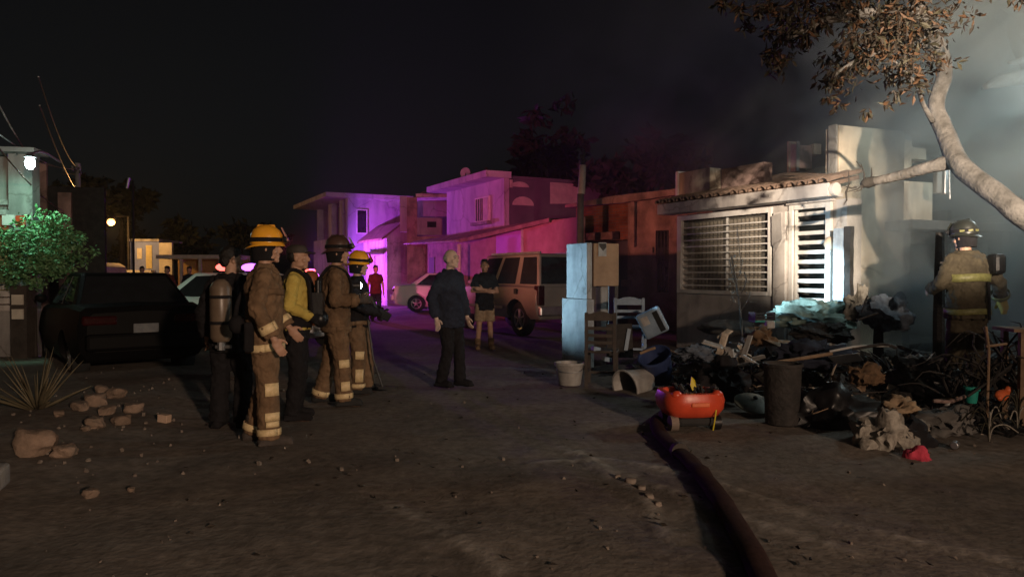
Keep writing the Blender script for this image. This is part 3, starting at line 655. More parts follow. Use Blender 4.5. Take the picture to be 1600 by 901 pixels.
cw, L = frame('carport_wall', 'pink red rendered wall with a flat violet panel under the carport', 'wall', (-3.55, 30.6), (1.84, 20.2))
MB().bx(0, 4.4, 0, .2, 0, 2.72).build('render', M['pinkw'], cw); MB().bx(4.4, L, 0, .2, 0, 3.0).build('render', mat('red_render', (.46, .27, .24), (.32, .17, .15), scale=2, rough=.9), cw)
tt = 6.65; MB().bx(tt, tt+1.75, -.05, -.003, 2.07, 2.8).build('panel', mat('violet_panel', (.5, .2, .7), (.44, .17, .62), rough=.7), cw)
MB().bx(tt+1.77, tt+1.84, -.06, -.003, 1.7, 2.9).build('panel_post', M['white'], cw)
MB().bx(.35, .95, -.03, -.003, .02, 2.1).build('door', M['dkwall'], cw)

# ================================================================== FAR LEFT END OF THE STREET
bh = thing('blue_house', 'small blue house with yellow door up the street', 'house', P(204, 440, 38).xy.to_3d(), yaw(V((1, .05, 0))))
k = 38/1150
zt = P(0, 377, 38).z
MB().bx(0, 1.45, 0, .2, 0, zt).build('wall', mat('blue_wall', (.22, .27, .5), (.16, .2, .4), scale=2), bh)
MB().bx(.8, 1.1, -.03, -.003, 1.7, zt-.2).build('door', mat('yellow_door', (.6, .5, .25)), bh); MB().bx(.35, .6, -.03, -.003, 2.2, zt-.35).build('window', M['patch'], bh)
MB().bx(0, 1.25, -.5, -.003, 1.5, 1.62).build('balcony_slab', M['patch'], bh); MB().bx(1.15, 1.28, -.5, -.36, 0, 1.497).build('post', M['patch'], bh); MB().bx(1.453, 2.1, .0, .2, 0, P(0, 379, 38).z).build('side_wall', M['patch'], bh)
MB().bx(-.1, 1.5, -.1, 3, zt+.003, zt+.12).build('roof', M['grey'], bh)
yc = thing('yellow_canopy', 'long yellow lit canopy roof on square posts at street end', 'canopy', P(244, 440, 35).xy.to_3d(), 0)
MB().bx(0, 3.6, 0, 2.5, P(0, 404, 35).z, P(0, 398, 35).z).build('roof', M['patch'], yc)
for x in (1.1, 2.0, 2.95): MB().bx(x, x+.12, .05, .17, 0, P(0, 404, 35).z-.003).build('post', M['patch'], yc)
MB().bx(0, 3.6, 2.3, 2.5, 0, P(0, 404, 35).z-.003).build('rear_wall', mat('ochre_wall', (.4, .25, .1)), yc)
# left house by the street lamp
lh = thing('grey_house', 'grey green lit house corner with orange lower wall on the left edge', 'house', P(15, 440, 12.6).xy.to_3d(), yaw(V((.99, .2, 0))))
zt = P(0, 240, 12.6).z; zo = P(0, 331, 12.6).z
MB().bx(0, .37, 0, .3, 0, zt).build('corner_wall', M['grey'], lh)
ww = MB(); fp_ = [(-3, .25), (-.003, .25), (-1.6, 3.2), (-3, 3.2)]; ww.add([(x, y, z) for z in (zo, zt-.02) for x, y in fp_], [(3, 2, 1, 0), (4, 5, 6, 7)] + [(i, (i+1) % 4, (i+1) % 4+4, i+4) for i in range(4)]); ww.build('upper_wall', M['grey'], lh); MB().bx(-3, -.003, .02, .22, 0, zo-.06).build('orange_wall', mat('orange_wall', (.48, .17, .07), (.36, .12, .05), scale=2), lh)
MB().bx(-3, -.003, -.1, .22, zo-.057, zo+.03).build('ledge', M['white'], lh); MB().bx(-3, -.003, .1, .247, zo+.13, zo+.22).build('window_sill', M['white'], lh)
eb = MB().bx(.0-.07, .12, -.08, -.003, P(0, 352, 12.6).z, P(0, 336, 12.6).z).build('meter_box', M['wmetal'], lh); MB().bx(.13, .27, -.06, -.003, P(0, 352, 12.6).z, P(0, 337, 12.6).z).build('red_panel', M['redpl'], lh)
MB().bx(-3.1, .5, -.25, .35, zt+.003, zt+.08).build('roof_slab', M['conc'], lh)
ls = thing('wall_lamp', 'glaring cool white street lamp on the grey house corner', 'street lamp', P(47, 255, 11.7))
MB().ell((0, 0, 0), (.07, .07, .10), nu=14, nv=10).build('bulb', M['bulbw'], ls, smooth=180)
MB().tube(curve([(-.1, .95, .16), (-.05, .4, .24), (0, 0, .15)], 5), .02).build('arm', M['steel'], ls); MB().rings([(0, 0, .09, .09, .09), (0, 0, .13, .05, .05), (0, 0, .17, .03, .03)], 12).build('hood', M['steel'], ls)
light('wall_lamp_light', 'SPOT', (0, -.25, -.32), 85, (.42, 1, .74), aim=(-.85, .9, -1.9), size=.08, cone=125, blend=.4, parent=ls)
bw = thing('dark_house', 'dark house with brown corner pillars beyond the street lamp', 'house', P(56, 440, 19).xy.to_3d(), yaw(V((.96, .3, 0))))
MB().bx(0, 1.6, 0, .2, 0, P(0, 290, 19).z).build('wall', M['char'], bw); MB().bx(.0, .3, -.12, -.003, 0, P(0, 255, 19).z).build('pillar', M['pinkw'], bw); MB().bx(.55, .85, -.12, -.003, 0, P(0, 300, 19).z).build('pillar', M['pinkw'], bw)
# sodium lamp up the street
sl2 = thing('sodium_lamp', 'orange sodium street lamp glowing above the dark trees', 'street lamp', P(175, 480, 36).xy.to_3d())
zl = P(0, 347, 36).z
MB().tube([(.0, 1.6, 0), (0, 1.6, zl+.4), (0, .1, zl+.3)], .05, 8).build('pole', M['char'], sl2); MB().ell((0, 0, zl), (.19, .15, .17)).build('bulb', M['bulbo'], sl2, smooth=180)
MB().rings([(0, 0, zl+.16, .22, .17), (0, 0, zl+.26, .1, .08)], 12).build('hood', M['dkmetal'], sl2)
light('sodium_light', 'POINT', (.2, -.3, zl-.3), 420, (1, .52, .16), size=.15, parent=sl2)
# far power pole with crossarm, wires
fp = thing('utility_pole', 'far utility pole with crossarm and a pale fitting', 'pole', P(124, 470, 27).xy.to_3d())
zt = P(0, 255, 27).z
MB().tube([(0, 0, 0), (0, 0, zt)], .09, 8).build('pole', M['conc'], fp); MB().bx(-.55, .12, -.06, .06, zt-.4, zt-.28).build('crossarm', M['steel'], fp)
for x in (-.5, -.2, .08): MB().tube([(x, 0, zt-.28), (x, 0, zt-.1)], .04, 8).build('insulator', M['conc'], fp)
lf = thing('lamp_head', 'thin pale unlit lamp head hanging on a dark bracket pole', 'street lamp', P(200, 285, 24))
MB().bar((-.04, 0, -.2), (.03, 0, .16), .09, .07).build('housing', M['steel'], lf, bev=.02)
MB().tube([(0, .05, .1), (0, .3, .1), (0, .3, -5)], .04, 6).build('bracket_pole', M['dkmetal'], lf)
def wire(a, b, sag, label, m='dkmetal', r=.012, grp=None):
    pts = []
    for i in range(17):
        t = i/16; p = V(a)*(1-t)+V(b)*t; p.z -= sag*4*t*(1-t); pts.append(p)
    return tag(MB().tube(pts, r, 6).build('overhead_cable', M[m]), label, 'cable', grp)
wire(P(-60, 165, 9), P(124, 262, 27), .3, 'pale overhead cable crossing to the far utility pole crossarm', 'conc', .012)
wire(P(-40, 90, 8), P(60, 265, 18.9), .1, 'red lit overhead cable sloping steeply down to the dark house', 'pinkw', .013)  # red of this cable and the next is red light put into the colour
wire(P(-30, 195, 8.5), P(100, 330, 18.8), .15, 'lower red lit overhead cable running past the wall lamp', 'pinkw', .011)
wire(P(60, 120, 14), P(122, 262, 27), .35, 'upper of two bright steel wires running down to the utility pole', 'steel', .014)
wire(P(62, 165, 15), P(132, 310, 30), .35, 'lower of two bright steel wires running past the utility pole', 'steel', .016)
wire(P(24, 240, 12.4), P(124, 263, 27), .1, 'thin pale service cable from grey house roof to utility pole', 'conc', .01)

# low wall patch and pavement slab at the near left, block by the bush
sb = tag(MB().box(V((-3.42, 4.35, .12)), (.5, 1.0, .14), (0, 0, .35)).build('pavement', M['conc'], bev=.02), 'broken concrete pavement edge', kind='structure')
gp = thing('gate_post', 'squat block gate post beneath the green bush', 'post', P(37, 470, 11.9).xy.to_3d())
MB().bx(-.13, .13, -.13, .13, 0, 1.25).build('shaft', M['dkwood'], gp)
for zc in (1.2-.17, 1.2-.40): MB().bx(-.09, .09, -.16, -.133, zc-.08, zc+.08).build('block', M['patch'], gp)
lw = thing('low_wall', 'low pale louvred wall under the bush at left edge', 'wall', P(0, 450, 12.3).xy.to_3d(), .1)
for i in range(5): MB().bx(-.9, .28, 0, .1, .82+i*.12, .92+i*.12).build('plank', M['white'], lw)
MB().bx(-.9, .28, 0.01, .12, 0, .815).build('footing', M['grey'], lw)

# ================================================================== TREES
def tree(name, label, base, trunk_pts, trunk_r, blobs, count, size, mats, bark='bark', seed=1, droop=.4, limbs=(), group=None, wid=.42):
    rd = random.Random(seed); t = thing(name, label, 'tree', base, 0, group)
    b_ = V(base)
    cv = curve([V(p)-b_ for p in trunk_pts], 6)
    rr = lerpl(list(trunk_r), len(cv)); rr = [r*(1+.12*noise.noise(V((i*.5, seed, 0)))) for i, r in enumerate(rr)]
    MB().tube(cv, rr, 12).build('trunk', M[bark], t, smooth=180)
    for pts, r in limbs:
        cv = curve([V(p)-b_ for p in pts], 5); rr = lerpl(list(r), len(cv)); rr = [q*(1+.15*noise.noise(V((i*.6, seed+3, len(pts))))) for i, q in enumerate(rr)]
        MB().tube(cv, rr, 9).build('limb', M[bark], t, smooth=180)
    f = MB(); foliage(f, [(V(c_)-b_, r_) for c_, r_ in blobs], count, size, rd, droop, len(mats), wid)
    f.build('crown', [M[m] for m in mats], t)
    return t
# the leaning tree in front of the burnt house
D = 8.4
tp = [V((7.3, 6.75, 0)), V((6.6, 6.85, .75)), P(1640, 368, 7.05), P(1560, 306, 7.35), P(1502, 260, 7.8), P(1480, 215, 8.15), P(1463, 165, 8.3), P(1476, 115, 8.25), P(1468, 75, 8.0), P(1445, 30, 7.5), P(1420, -30, 7.1)]
limbs = [([P(1490, 252, 7.95), P(1450, 262, 8.1), P(1400, 276, 8.4), P(1362, 284, 8.6)], (.085, .066, .056, .048)),
         ([P(1457, 190, 8.2), P(1441, 160, 8.0), P(1430, 130, 7.6), P(1380, 80, 6.8)], (.03, .024, .02, .012)),
         ([P(1445, 30, 7.5), P(1380, 20, 7.0), P(1300, 30, 6.5), P(1230, 60, 6.2)], (.07, .05, .04, .02)),
         ([P(1468, 80, 8.0), P(1420, 60, 7.2), P(1350, 90, 6.7), P(1300, 120, 6.5)], (.06, .045, .03, .015))]
bl = [(P(1395, 55, 6.6), (.40, .5, .36)), (P(1330, 95, 6.5), (.36, .45, .28)), (P(1420, 100, 6.7), (.26, .35, .32)), (P(1440, 60, 6.9), (.24, .3, .26)), (P(1300, 20, 6.3), (.5, .5, .24)), (P(1245, 60, 6.2), (.3, .4, .2)), (P(1375, 148, 6.6), (.24, .25, .10)), (P(1310, 155, 6.6), (.15, .2, .08)), (P(1420, -25, 6.6), (.6, .7, .24)), (P(1180, 0, 6.1), (.35, .4, .15))]
tr = tree('leaning_tree', 'pale leaning tree with scorched brown leaves in front of burnt house', (7.3, 6.75, 0), tp, (.14, .126, .11, .106, .104, .102, .086, .08, .076, .064, .046), bl, 4400, .08, ['leafb', 'leafb', 'leafo', 'leafb2'], 'bark', 11, .8, limbs, wid=.34)
st = V((7.3, 6.75, 0))
o = MB().tube(curve([P(1366, 283, D+.2)-st, P(1354, 286, D+.2)-st, P(1347, 290, D+.2)-st], 4), lerpl([.058, .066, .035], 9), 10).build('burnt_stub', M['barkd'], tr, smooth=180)
for a_, b_ in (((1352, 285), (1322, 300)), ((1350, 284), (1345, 255)), ((1322, 300), (1318, 320)), ((1345, 262), (1338, 252)), ((1356, 284), (1362, 262)), ((1322, 300), (1326, 268)), ((1338, 292), (1318, 290)), ((1350, 287), (1335, 300))):
    MB().tube([P(*a_, D+.2)-st, P((a_[0]+b_[0])/2+3, (a_[1]+b_[1])/2+3, D+.2)-st, P(*b_, D+.2)-st], [.012, .009, .004], 6).build('twig', M['barkd'], tr)
# second pale tree at the right edge
tree('pale_tree', 'pale bare tree trunk with sparse leaves at the right edge', (7.6, 10.2, 0), [V((7.6, 10.2, 0)), P(1640, 300, 10.2), P(1622, 130, 10.2), P(1592, 50, 10.2), P(1603, -40, 10.2)], (.2, .17, .15, .13, .1),
     [(P(1560, 20, 10), (.35, .3, .2)), (P(1600, -20, 10), (.5, .5, .2))], 130, .12, ['leafo', 'leafg2'], 'bark', 5, .6,
     [([P(1632, 118, 10.2), P(1590, 122, 10), P(1560, 128, 9.9), P(1537, 137, 9.8)], (.12, .10, .085, .03)), ([P(1628, 95, 10.2), P(1600, 95, 10), P(1575, 98, 9.9)], (.06, .05, .02)), ([P(1598, 40, 10.2), P(1580, 18, 10.1), P(1565, 10, 10)], (.06, .05, .03))])
# green bush under the lamp
tree('green_bush', 'dense green bush lit from above by the wall lamp', P(52, 480, 12).xy.to_3d(), [P(52, 480, 12).xy.to_3d(), P(50, 430, 12), P(60, 390, 12)], (.06, .05, .03),
     [(P(65, 385, 11.95), (.55, .45, .30)), (P(45, 415, 11.9), (.6, .45, .26)), (P(15, 432, 11.85), (.35, .35, .2)), (P(95, 410, 11.9), (.35, .35, .2)), (P(100, 378, 11.9), (.34, .35, .2)), (P(75, 350, 12), (.3, .28, .2)), (P(120, 372, 12), (.2, .2, .13)), (P(20, 385, 11.9), (.3, .3, .28)), (P(58, 332, 12), (.07, .07, .09)), (P(80, 338, 12), (.08, .07, .08)), (P(100, 346, 12), (.1, .08, .07))], 8200, .07, ['leafg', 'leafg2'], 'dkwood', 21, .15, wid=.55)
# dark trees far behind
def dark(label, px, py, d, r, n, sd, top=None):
    c_ = P(px, py, d); b_ = V((c_.x, c_.y, 0)); rd = random.Random(sd)
    bl_ = [(c_ + V((rd.uniform(-.55, .55)*r[0], rd.uniform(-.4, .4)*r[1], rd.uniform(-.5, .5)*r[2])), (r[0]*.55, r[1]*.6, r[2]*.5)) for _ in range(6)]
    tree('background_tree', label, b_, [b_, b_*.5+V((c_.x, c_.y, c_.z))*.5, c_], (.22, .18, .08), bl_, n, .5, ['leafd'], 'dkwood', sd, .3, group=None, wid=.5)
dark('dark tree against the sky behind the violet corner house roof', 858, 235, 34, (2.0, 2, 3.4), 1500, 31)
dark('dark low tree between the service pole and the white house', 965, 285, 27, (1.5, 1.6, 1.1), 900, 32)
dark('dark broad tree crown behind the brick house gable', 1035, 265, 26, (1.5, 1.5, 1.2), 900, 33)
dark('dark tree beyond the yellow canopy', 285, 370, 44, (1.7, 1.8, 1.4), 700, 34)
dark('dark tree above the sodium lamp', 190, 320, 46, (2.4, 2, 1.7), 900, 35)
dark('dark tree behind the dark house with brown pillars', 120, 340, 40, (2, 2, 2.2), 900, 36)
dark('dark tree between the yellow canopy and violet house', 400, 375, 46, (2.8, 2, 1.5), 900, 37)
dark('dark hedge like tree behind the blue house', 215, 385, 48, (1.8, 1.5, 1.2), 600, 38)
# spiky agave at the left verge
ag = thing('agave', 'spiky agave rosette with thin stiff leaves on the left verge', 'plant', Gd(58, 655).xy.to_3d()+V((0, 0, .06)))
rd = random.Random(3)
for i in range(34):
    th = rd.uniform(0, 6.28); el = rd.uniform(.35, 1.35); Ln = rd.uniform(.48, .78); dd_ = V((math.cos(th)*math.cos(el), math.sin(th)*math.cos(el), math.sin(el)))
    pts = [V((0, 0, .02)), dd_*Ln*.35, dd_*Ln*.7+V((0, 0, -.02)), dd_*Ln+V((0, 0, -.05))]
    MB().tube(pts, [.022, .024, .015, .002], 6, flat=.4).build('leaf', M['agave'], ag, smooth=180)
# young leafless plant in front of the window
yp = thing('young_tree', 'spindly pale young plant standing in front of the barred window', 'plant', P(1152, 520, 11.6).xy.to_3d())
b_ = V((yp.location.x, yp.location.y, 0))
rd = random.Random(8)
for pts, r in (([(1160, 525), (1155, 470), (1148, 430), (1143, 400)], .014), ([(1152, 450), (1144, 425), (1140, 405)], .009), ([(1155, 465), (1166, 440), (1163, 425)], .009), ([(1150, 440), (1158, 420), (1156, 395), (1152, 355)], .006), ([(1158, 485), (1170, 465), (1172, 455)], .006)):
    MB().tube(curve([P(x, y, 11.6)-b_ for x, y in pts], 4), r, 6).build('stem', M['bark'], yp)
f = MB()
for i in range(70):
    t_ = rd.random(); x, y = 1143+rd.gauss(6, 7)+14*(1-t_)*0, 402+t_*70
    leaf(f, P(x, y, 11.6+rd.uniform(-.1, .1))-b_, V((rd.gauss(0, 1), rd.gauss(0, 1), rd.gauss(0, 1))), rd.uniform(.03, .08), rd)
f.build('foliage', M['cloth1'], yp)
# ================================================================== VEHICLES
def wheel(parent, x, y, r, w, side, rimm='steel'):
    t = MB(); n = 28; pr = [(r*.62, -w/2), (r*.93, -w/2), (r, -w*.36), (r, w*.36), (r*.93, w/2), (r*.62, w/2)]
    vs = [V((a[1], a[0]*math.cos(2*math.pi*j/n), a[0]*math.sin(2*math.pi*j/n))) for j in range(n) for a in pr]
    k = len(pr); t.add(vs, [(j*k+i, j*k+(i+1) % k, ((j+1) % n)*k+(i+1) % k, ((j+1) % n)*k+i) for j in range(n) for i in range(k)])
    o = t.build('wheel', M['rubber'], parent, smooth=50, loc=(x, y, r))
    q = MB(); s = side
    ring = [(r*.61, s*w*.46), (r*.61, s*w*.30), (r*.52, s*w*.30), (r*.52, s*w*.42)]
    vs = [V((a[1], a[0]*math.cos(2*math.pi*j/n), a[0]*math.sin(2*math.pi*j/n))) for j in range(n) for a in ring]
    q.add(vs, [(j*4+i, j*4+(i+1) % 4, ((j+1) % n)*4+(i+1) % 4, ((j+1) % n)*4+i) for j in range(n) for i in range(4)])
    for j in range(5):
        th = 2*math.pi*j/5+.3; q.bar((s*w*.40, .02*math.cos(th), .02*math.sin(th)), (s*w*.36, r*.56*math.cos(th), r*.56*math.sin(th)), .07, .03)
    q.tube([(s*w*.30, 0, 0), (s*w*.44, 0, 0)], r*.17, 12)
    q.build('rim', M[rimm], o, smooth=40); d_ = MB(); d_.tube([(s*w*.20, 0, 0), (s*w*.26, 0, 0)], r*.6, 20); d_.build('brake_disc', M['dkmetal'], o)
def car(label, cat, loc, rotz, stations, roof, paint, wb, wr, track, group=None, suv=False, tail=True, plate=True, beacon=False, name='parked_car'):
    # stations: (y, zbottom, ztop, half width); roof: (y rear base, y rear top, y front top, y screen base, z roof, half width bottom, half width top)
    root = thing(name, label, cat, loc, rotz, group)
    b_ = MB(); vs = []; k = 14
    for y, zb, zt, w in stations:
        hgt = zt-zb
        half = [(0, zb), (w*.86, zb), (w*.96, zb+hgt*.16), (w, zb+hgt*.42), (w*.99, zb+hgt*.66), (w*.955, zt-.045), (w*.88, zt), (0, zt+.02)]
        ring = half + [(-x, z) for x, z in half[-2:0:-1]]
        vs += [V((x, y, z)) for x, z in ring]
    n = len(stations)
    b_.add(vs, [(i*k+j, i*k+(j+1) % k, (i+1)*k+(j+1) % k, (i+1)*k+j) for i in range(n-1) for j in range(k)] + [tuple(range(k)), tuple(range((n-1)*k, n*k))])
    body = b_.build('body', M[paint], root)
    cs = []
    for y in wb:
        for s in (-1, 1):
            c_ = MB().tube([(s*(track-.22), y, wr+.01), (s*(track+.5), y, wr+.01)], wr+.055, 24).build('cutter', M['rubber'])
            c_.parent = root; cs.append(c_)
    cut(body, cs)
    body.data.shade_smooth(); body.data.set_sharp_from_angle(angle=R(28))
    bv = body.modifiers.new('bevel', 'BEVEL'); bv.width = .015; bv.segments = 2; bv.limit_method = 'ANGLE'; bv.angle_limit = R(30)
    y0, y1, y2, y3, zr, w0, w1 = roof
    zr0 = min(s_[2] for s_ in stations if y0-.3 <= s_[0] <= y3+.3)-.03
    vs = []
    def sec(y, zt, wb_, wt_): return [V((-wb_, y, zr0)), V((wb_, y, zr0)), V((wt_, y, zt)), V((-wt_, y, zt))]
    gv = [V((-w0*.97, y0, zr0)), V((w0*.97, y0, zr0)), V((w0*.97, y3, zr0)), V((-w0*.97, y3, zr0)), V((-w1, y1, zr)), V((w1, y1, zr)), V((w1, y2, zr)), V((-w1, y2, zr))]
    gr = MB(); gr.add(gv, [(3, 2, 1, 0), (4, 5, 6, 7), (0, 1, 5, 4), (1, 2, 6, 5), (2, 3, 7, 6), (3, 0, 4, 7)])
    cab = gr.build('cabin', M[paint], root, bev=.05); cab.modifiers[0].segments = 3
    def pane(q, m_in, name='window_glass', off=.004):
        # inset quad from four corners, thin slab set proud
        c_ = sum(q, V((0, 0, 0)))/4; nrm = (q[1]-q[0]).cross(q[3]-q[0]).normalized()
        p_ = [a+(c_-a).normalized()*m_in for a in q]; e = MB(); e.add([a+nrm*off for a in p_] + [a-nrm*.02 for a in p_], [(0, 1, 2, 3), (7, 6, 5, 4), (0, 4, 5, 1), (1, 5, 6, 2), (2, 6, 7, 3), (3, 7, 4, 0)])
        e.build(name, M['glass'], root)
    def side(s, ta, tb, za=.12, zb_=.93):
        def pt(t, u):
            yb = y0+(y3-y0)*t; yt = y1+(y2-y1)*t; return V((s*(w0*.97+(w1-w0*.97)*u), yb+(yt-yb)*u, zr0+(zr-zr0)*u))
        q = [pt(ta, za), pt(tb, za), pt(tb, zb_), pt(ta, zb_)]
        if s < 0: q = [q[1], q[0], q[3], q[2]]
        pane(q, .03)
    for s in (-1, 1):
        if suv:
            side(s, .02, .26); side(s, .31, .60); side(s, .635, .93)
        else: side(s, .10, .46); side(s, .50, .90)
    pane([gv[0]*.88+gv[4]*.12, gv[1]*.88+gv[5]*.12, gv[5]*.94+gv[1]*.06, gv[4]*.94+gv[0]*.06], .07, 'rear_window')
    pane([gv[2]*.92+gv[6]*.08, gv[3]*.92+gv[7]*.08, gv[7]*.95+gv[3]*.05, gv[6]*.95+gv[2]*.05], .07, 'windscreen')
    for y in wb:
        for s in (-1, 1): wheel(root, s*(track-.10), y, wr, .22, s)
    yr = stations[0][0]; wrr = stations[0][3]; zt = stations[1][2]; yf = stations[-1][0]
    if tail:
        for s in (-1, 1):
            if suv: MB().bx(s*(wrr-.14), s*(wrr+.035), yr-.02, yr+.16, zt-.42, zt+.02).build('tail_light', M['redlens'], root, bev=.02)
            else: MB().bx(s*(wrr-.36), s*(wrr+.055), yr-.012, yr+.22, zt-.23, zt-.10).build('tail_light', M['redlens'], root, bev=.03)
            MB().bx(s*(wrr-.34), s*(wrr-.02), yf-.10, yf+.012, zt-.32, zt-.18).build('headlight', M['steel'], root, bev=.03)
    zb = stations[0][1]
    MB().bx(-wrr-.02, wrr+.02, yr-.09, yr+.06, zb+.02, zb+.24).build('bumper', M['steel' if suv else paint], root, bev=.04)
    MB().bx(-wrr, wrr, yf-.06, yf+.08, zb+.02, zb+.26).build('bumper', M[paint], root, bev=.04)
    if plate: MB().bx(-.155, .155, yr-.10 if False else yr-.022, yr-.004, zt-.38 if not suv else zt-.5, zt-.22 if not suv else zt-.34).build('number_plate', M['plate'], root)
    for s in (-1, 1):
        MB().ell((s*(w0+.10), y3-.35, zr0+.14), (.09, .05, .07)).build('mirror', M[paint], root, smooth=180)
        for t_ in ((.30, .66) if suv else (.45, .82)): MB().bx(s*(w0+.0), s*(w0+.045), y0+(y3-y0)*t_-.1, y0+(y3-y0)*t_+.06, zr0-.16, zr0-.13).build('handle', M[paint], root)
    if beacon:
        lb = MB().bx(-.55, .55, (y1+y2)/2-.12, (y1+y2)/2+.12, zr+.004, zr+.04).build('light_bar', M['dkmetal'], root)
        for s in (-1, 1): MB().ell((s*.33, (y1+y2)/2, zr+.11), (.24, .13, .085)).build('beacon_lens', M['bulbr' if s*beacon > 0 else 'bulbp'], lb, smooth=180)
    return root
sedan = [(-2.22, .42, .93, .70), (-2.15, .32, 1.0, .80), (-1.6, .22, 1.03, .87), (-.9, .20, 1.0, .89), (.4, .20, .96, .89), (1.1, .2, .95, .87), (1.75, .25, .86, .83), (2.1, .32, .76, .74), (2.18, .4, .68, .66)]
sroof = (-1.75, -.95, .25, 1.05, 1.46, .80, .57)
suvst = [(-2.35, .48, 1.12, .86), (-2.30, .42, 1.16, .93), (-1.5, .40, 1.18, .96), (.6, .40, 1.17, .96), (1.1, .4, 1.16, .94), (2.0, .42, 1.08, .9), (2.35, .5, .98, .8)]
suvroof = (-2.32, -2.12, .35, 1.10, 1.90, .87, .72)
# black car on the left: rear toward the lens
pb_ = P(228, 493, 9.9)
hd = V((-.62, .785, 0)); rz = math.atan2(-hd.x, hd.y)
cpos = V((pb_.x, pb_.y, 0)) + hd*2.22
black = car('dark black sedan seen from behind, parked on the left verge', 'car', cpos, rz, sedan, sroof, 'blackp', (-1.35, 1.32), .31, .78)
# white sedan, side on
k = P(672, 480, 29.5)
car('white sedan with its rear end to the left, behind the old man', 'car', (P(700, 480, 28.5).x+.15, 28.5, 0), R(-84), sedan, sroof, 'whitep', (-1.35, 1.32), .32, .78)
# silver suv
rc = P(838, 500, 16.2); hd = V((-.50, .866, 0)); rt = V((.866, .50, 0))
cpos = V((rc.x, rc.y, 0)) + rt*.93 + hd*2.35
suv = car('silver sport utility vehicle parked with its tailgate to the meter post', 'suv', cpos, math.atan2(-hd.x, hd.y), suvst, suvroof, 'silverp', (-1.45, 1.5), .40, .84, suv=True)
MB().bx(-.975, -.955, -.9, 1.05, .62, .68).build('side_trim', M['steel'], suv); MB().bx(-.62, -.58, -2.0, .3, 1.9, 1.95).build('roof_rail', M['steel'], suv); MB().bx(.58, .62, -2.0, .3, 1.9, 1.95).build('roof_rail', M['steel'], suv)
MB().bx(-.972, -.955, -1.55, -1.42, .98, 1.1).build('fuel_flap', M['dkmetal'], suv)
# patrol vehicle behind the crew, red beacon
pv = P(372, 409, 13.6)
ph = V((-.5, -.87, 0))
beac = car('white patrol car with a glowing red beacon, behind the crew', 'car', (-5.15, 14.6, 0), math.atan2(-.9, -.42), sedan, sroof, 'whitep', (-1.35, 1.32), .32, .78, beacon=1, name='patrol_car')
light('red_beacon_light', 'SPOT', (-4.6, 14.3, 1.95), 2700, (1, .13, .32), aim=(-.4, 27, 3.6), size=.12, cone=64, blend=.8)
light('red_beacon_side_light', 'SPOT', (-4.6, 14.3, 1.95), 1100, (1, .30, .19), aim=(3.3, 17.4, 2.6), size=.12, cone=46, blend=.9)
pv2 = V((-9.6, 33.6, 0))
car('second patrol car with violet beacon up the street, behind the crew', 'car', pv2, R(25), sedan, sroof, 'whitep', (-1.35, 1.32), .32, .78, beacon=1, name='patrol_car')
light('violet_beacon_light', 'SPOT', (-9.2, 33.4, 1.95), 1700, (.34, .07, 1), aim=(-2, 32.6, 2.8), size=.15, cone=150, blend=.3)
light('magenta_beacon_light', 'SPOT', (-8.9, 33.2, 1.95), 650, (1, .10, .6), aim=(-2, 32.6, 2.8), size=.15, cone=150, blend=.3)
# pale van far up the street
vn = thing('delivery_van', 'pale yellow lit van roof far up the street beyond the black sedan', 'van', P(153, 460, 33).xy.to_3d(), .2)
MB().prism([(-.8, .3), (.75, .3), (.9, .9), (.75, 1.75), (.5, 1.92), (-.5, 1.92), (-.78, 1.75)], -1.5, 1.5).build('body', M['patch'], vn, bev=.06); MB().bx(-.6, .6, -1.52, -1.503, 1.2, 1.65).build('rear_window', M['glass'], vn)
for x in (-.7, .7):
    for y in (-.9, .9): wheel(vn, x, y, .32, .2, 1 if x > 0 else -1)

# ================================================================== PEOPLE
def rot_ab(a, b):
    return V(a).rotation_difference(V(b)).to_matrix()
def xf(mb, i0, m):
    for i in range(i0, len(mb.v)): mb.v[i] = tuple(m @ V(mb.v[i]))
def hand(mb, w, d, across, curl=.5, side=1, s=1.0):
    d = V(d).normalized(); across = (V(across) - d*V(across).dot(d)).normalized(); nrm = d.cross(across)
    i0 = len(mb.v)
    mb.limb([V(w)-d*.02*s, V(w)+d*.02*s], [.027*s, .028*s], 10)
    m = Matrix((across, d, nrm)).transposed()
    mb.ell(V(w)+d*.055*s, (.042*s, .052*s, .018*s), m)
    for k, (o, ln) in enumerate(((-.030, .066), (-.010, .080), (.010, .084), (.030, .074))):
        p = V(w)+d*.092*s+across*o*s - d*abs(o)*.15; dd_ = d.copy(); pts = [p]
        for q in range(3):
            dd_ = dd_.copy(); dd_.rotate(Quaternion(across, -side*curl*(.55+.15*k*.3)))
            p = p + dd_*ln*s*(.42, .32, .26)[q]; pts.append(p)
        mb.limb(pts, [.0098*s, .0092*s, .0085*s, .0074*s], 8)
    p = V(w)+d*.03*s+across*.036*s; dt = (d*.7+across*.75+nrm*.15*side).normalized(); p2 = p+dt*.038*s; dt = (d*.95+across*.2+nrm*.3*side).normalized()
    mb.limb([p, p2, p2+dt*.032*s], [.014*s, .0115*s, .009*s], 8)
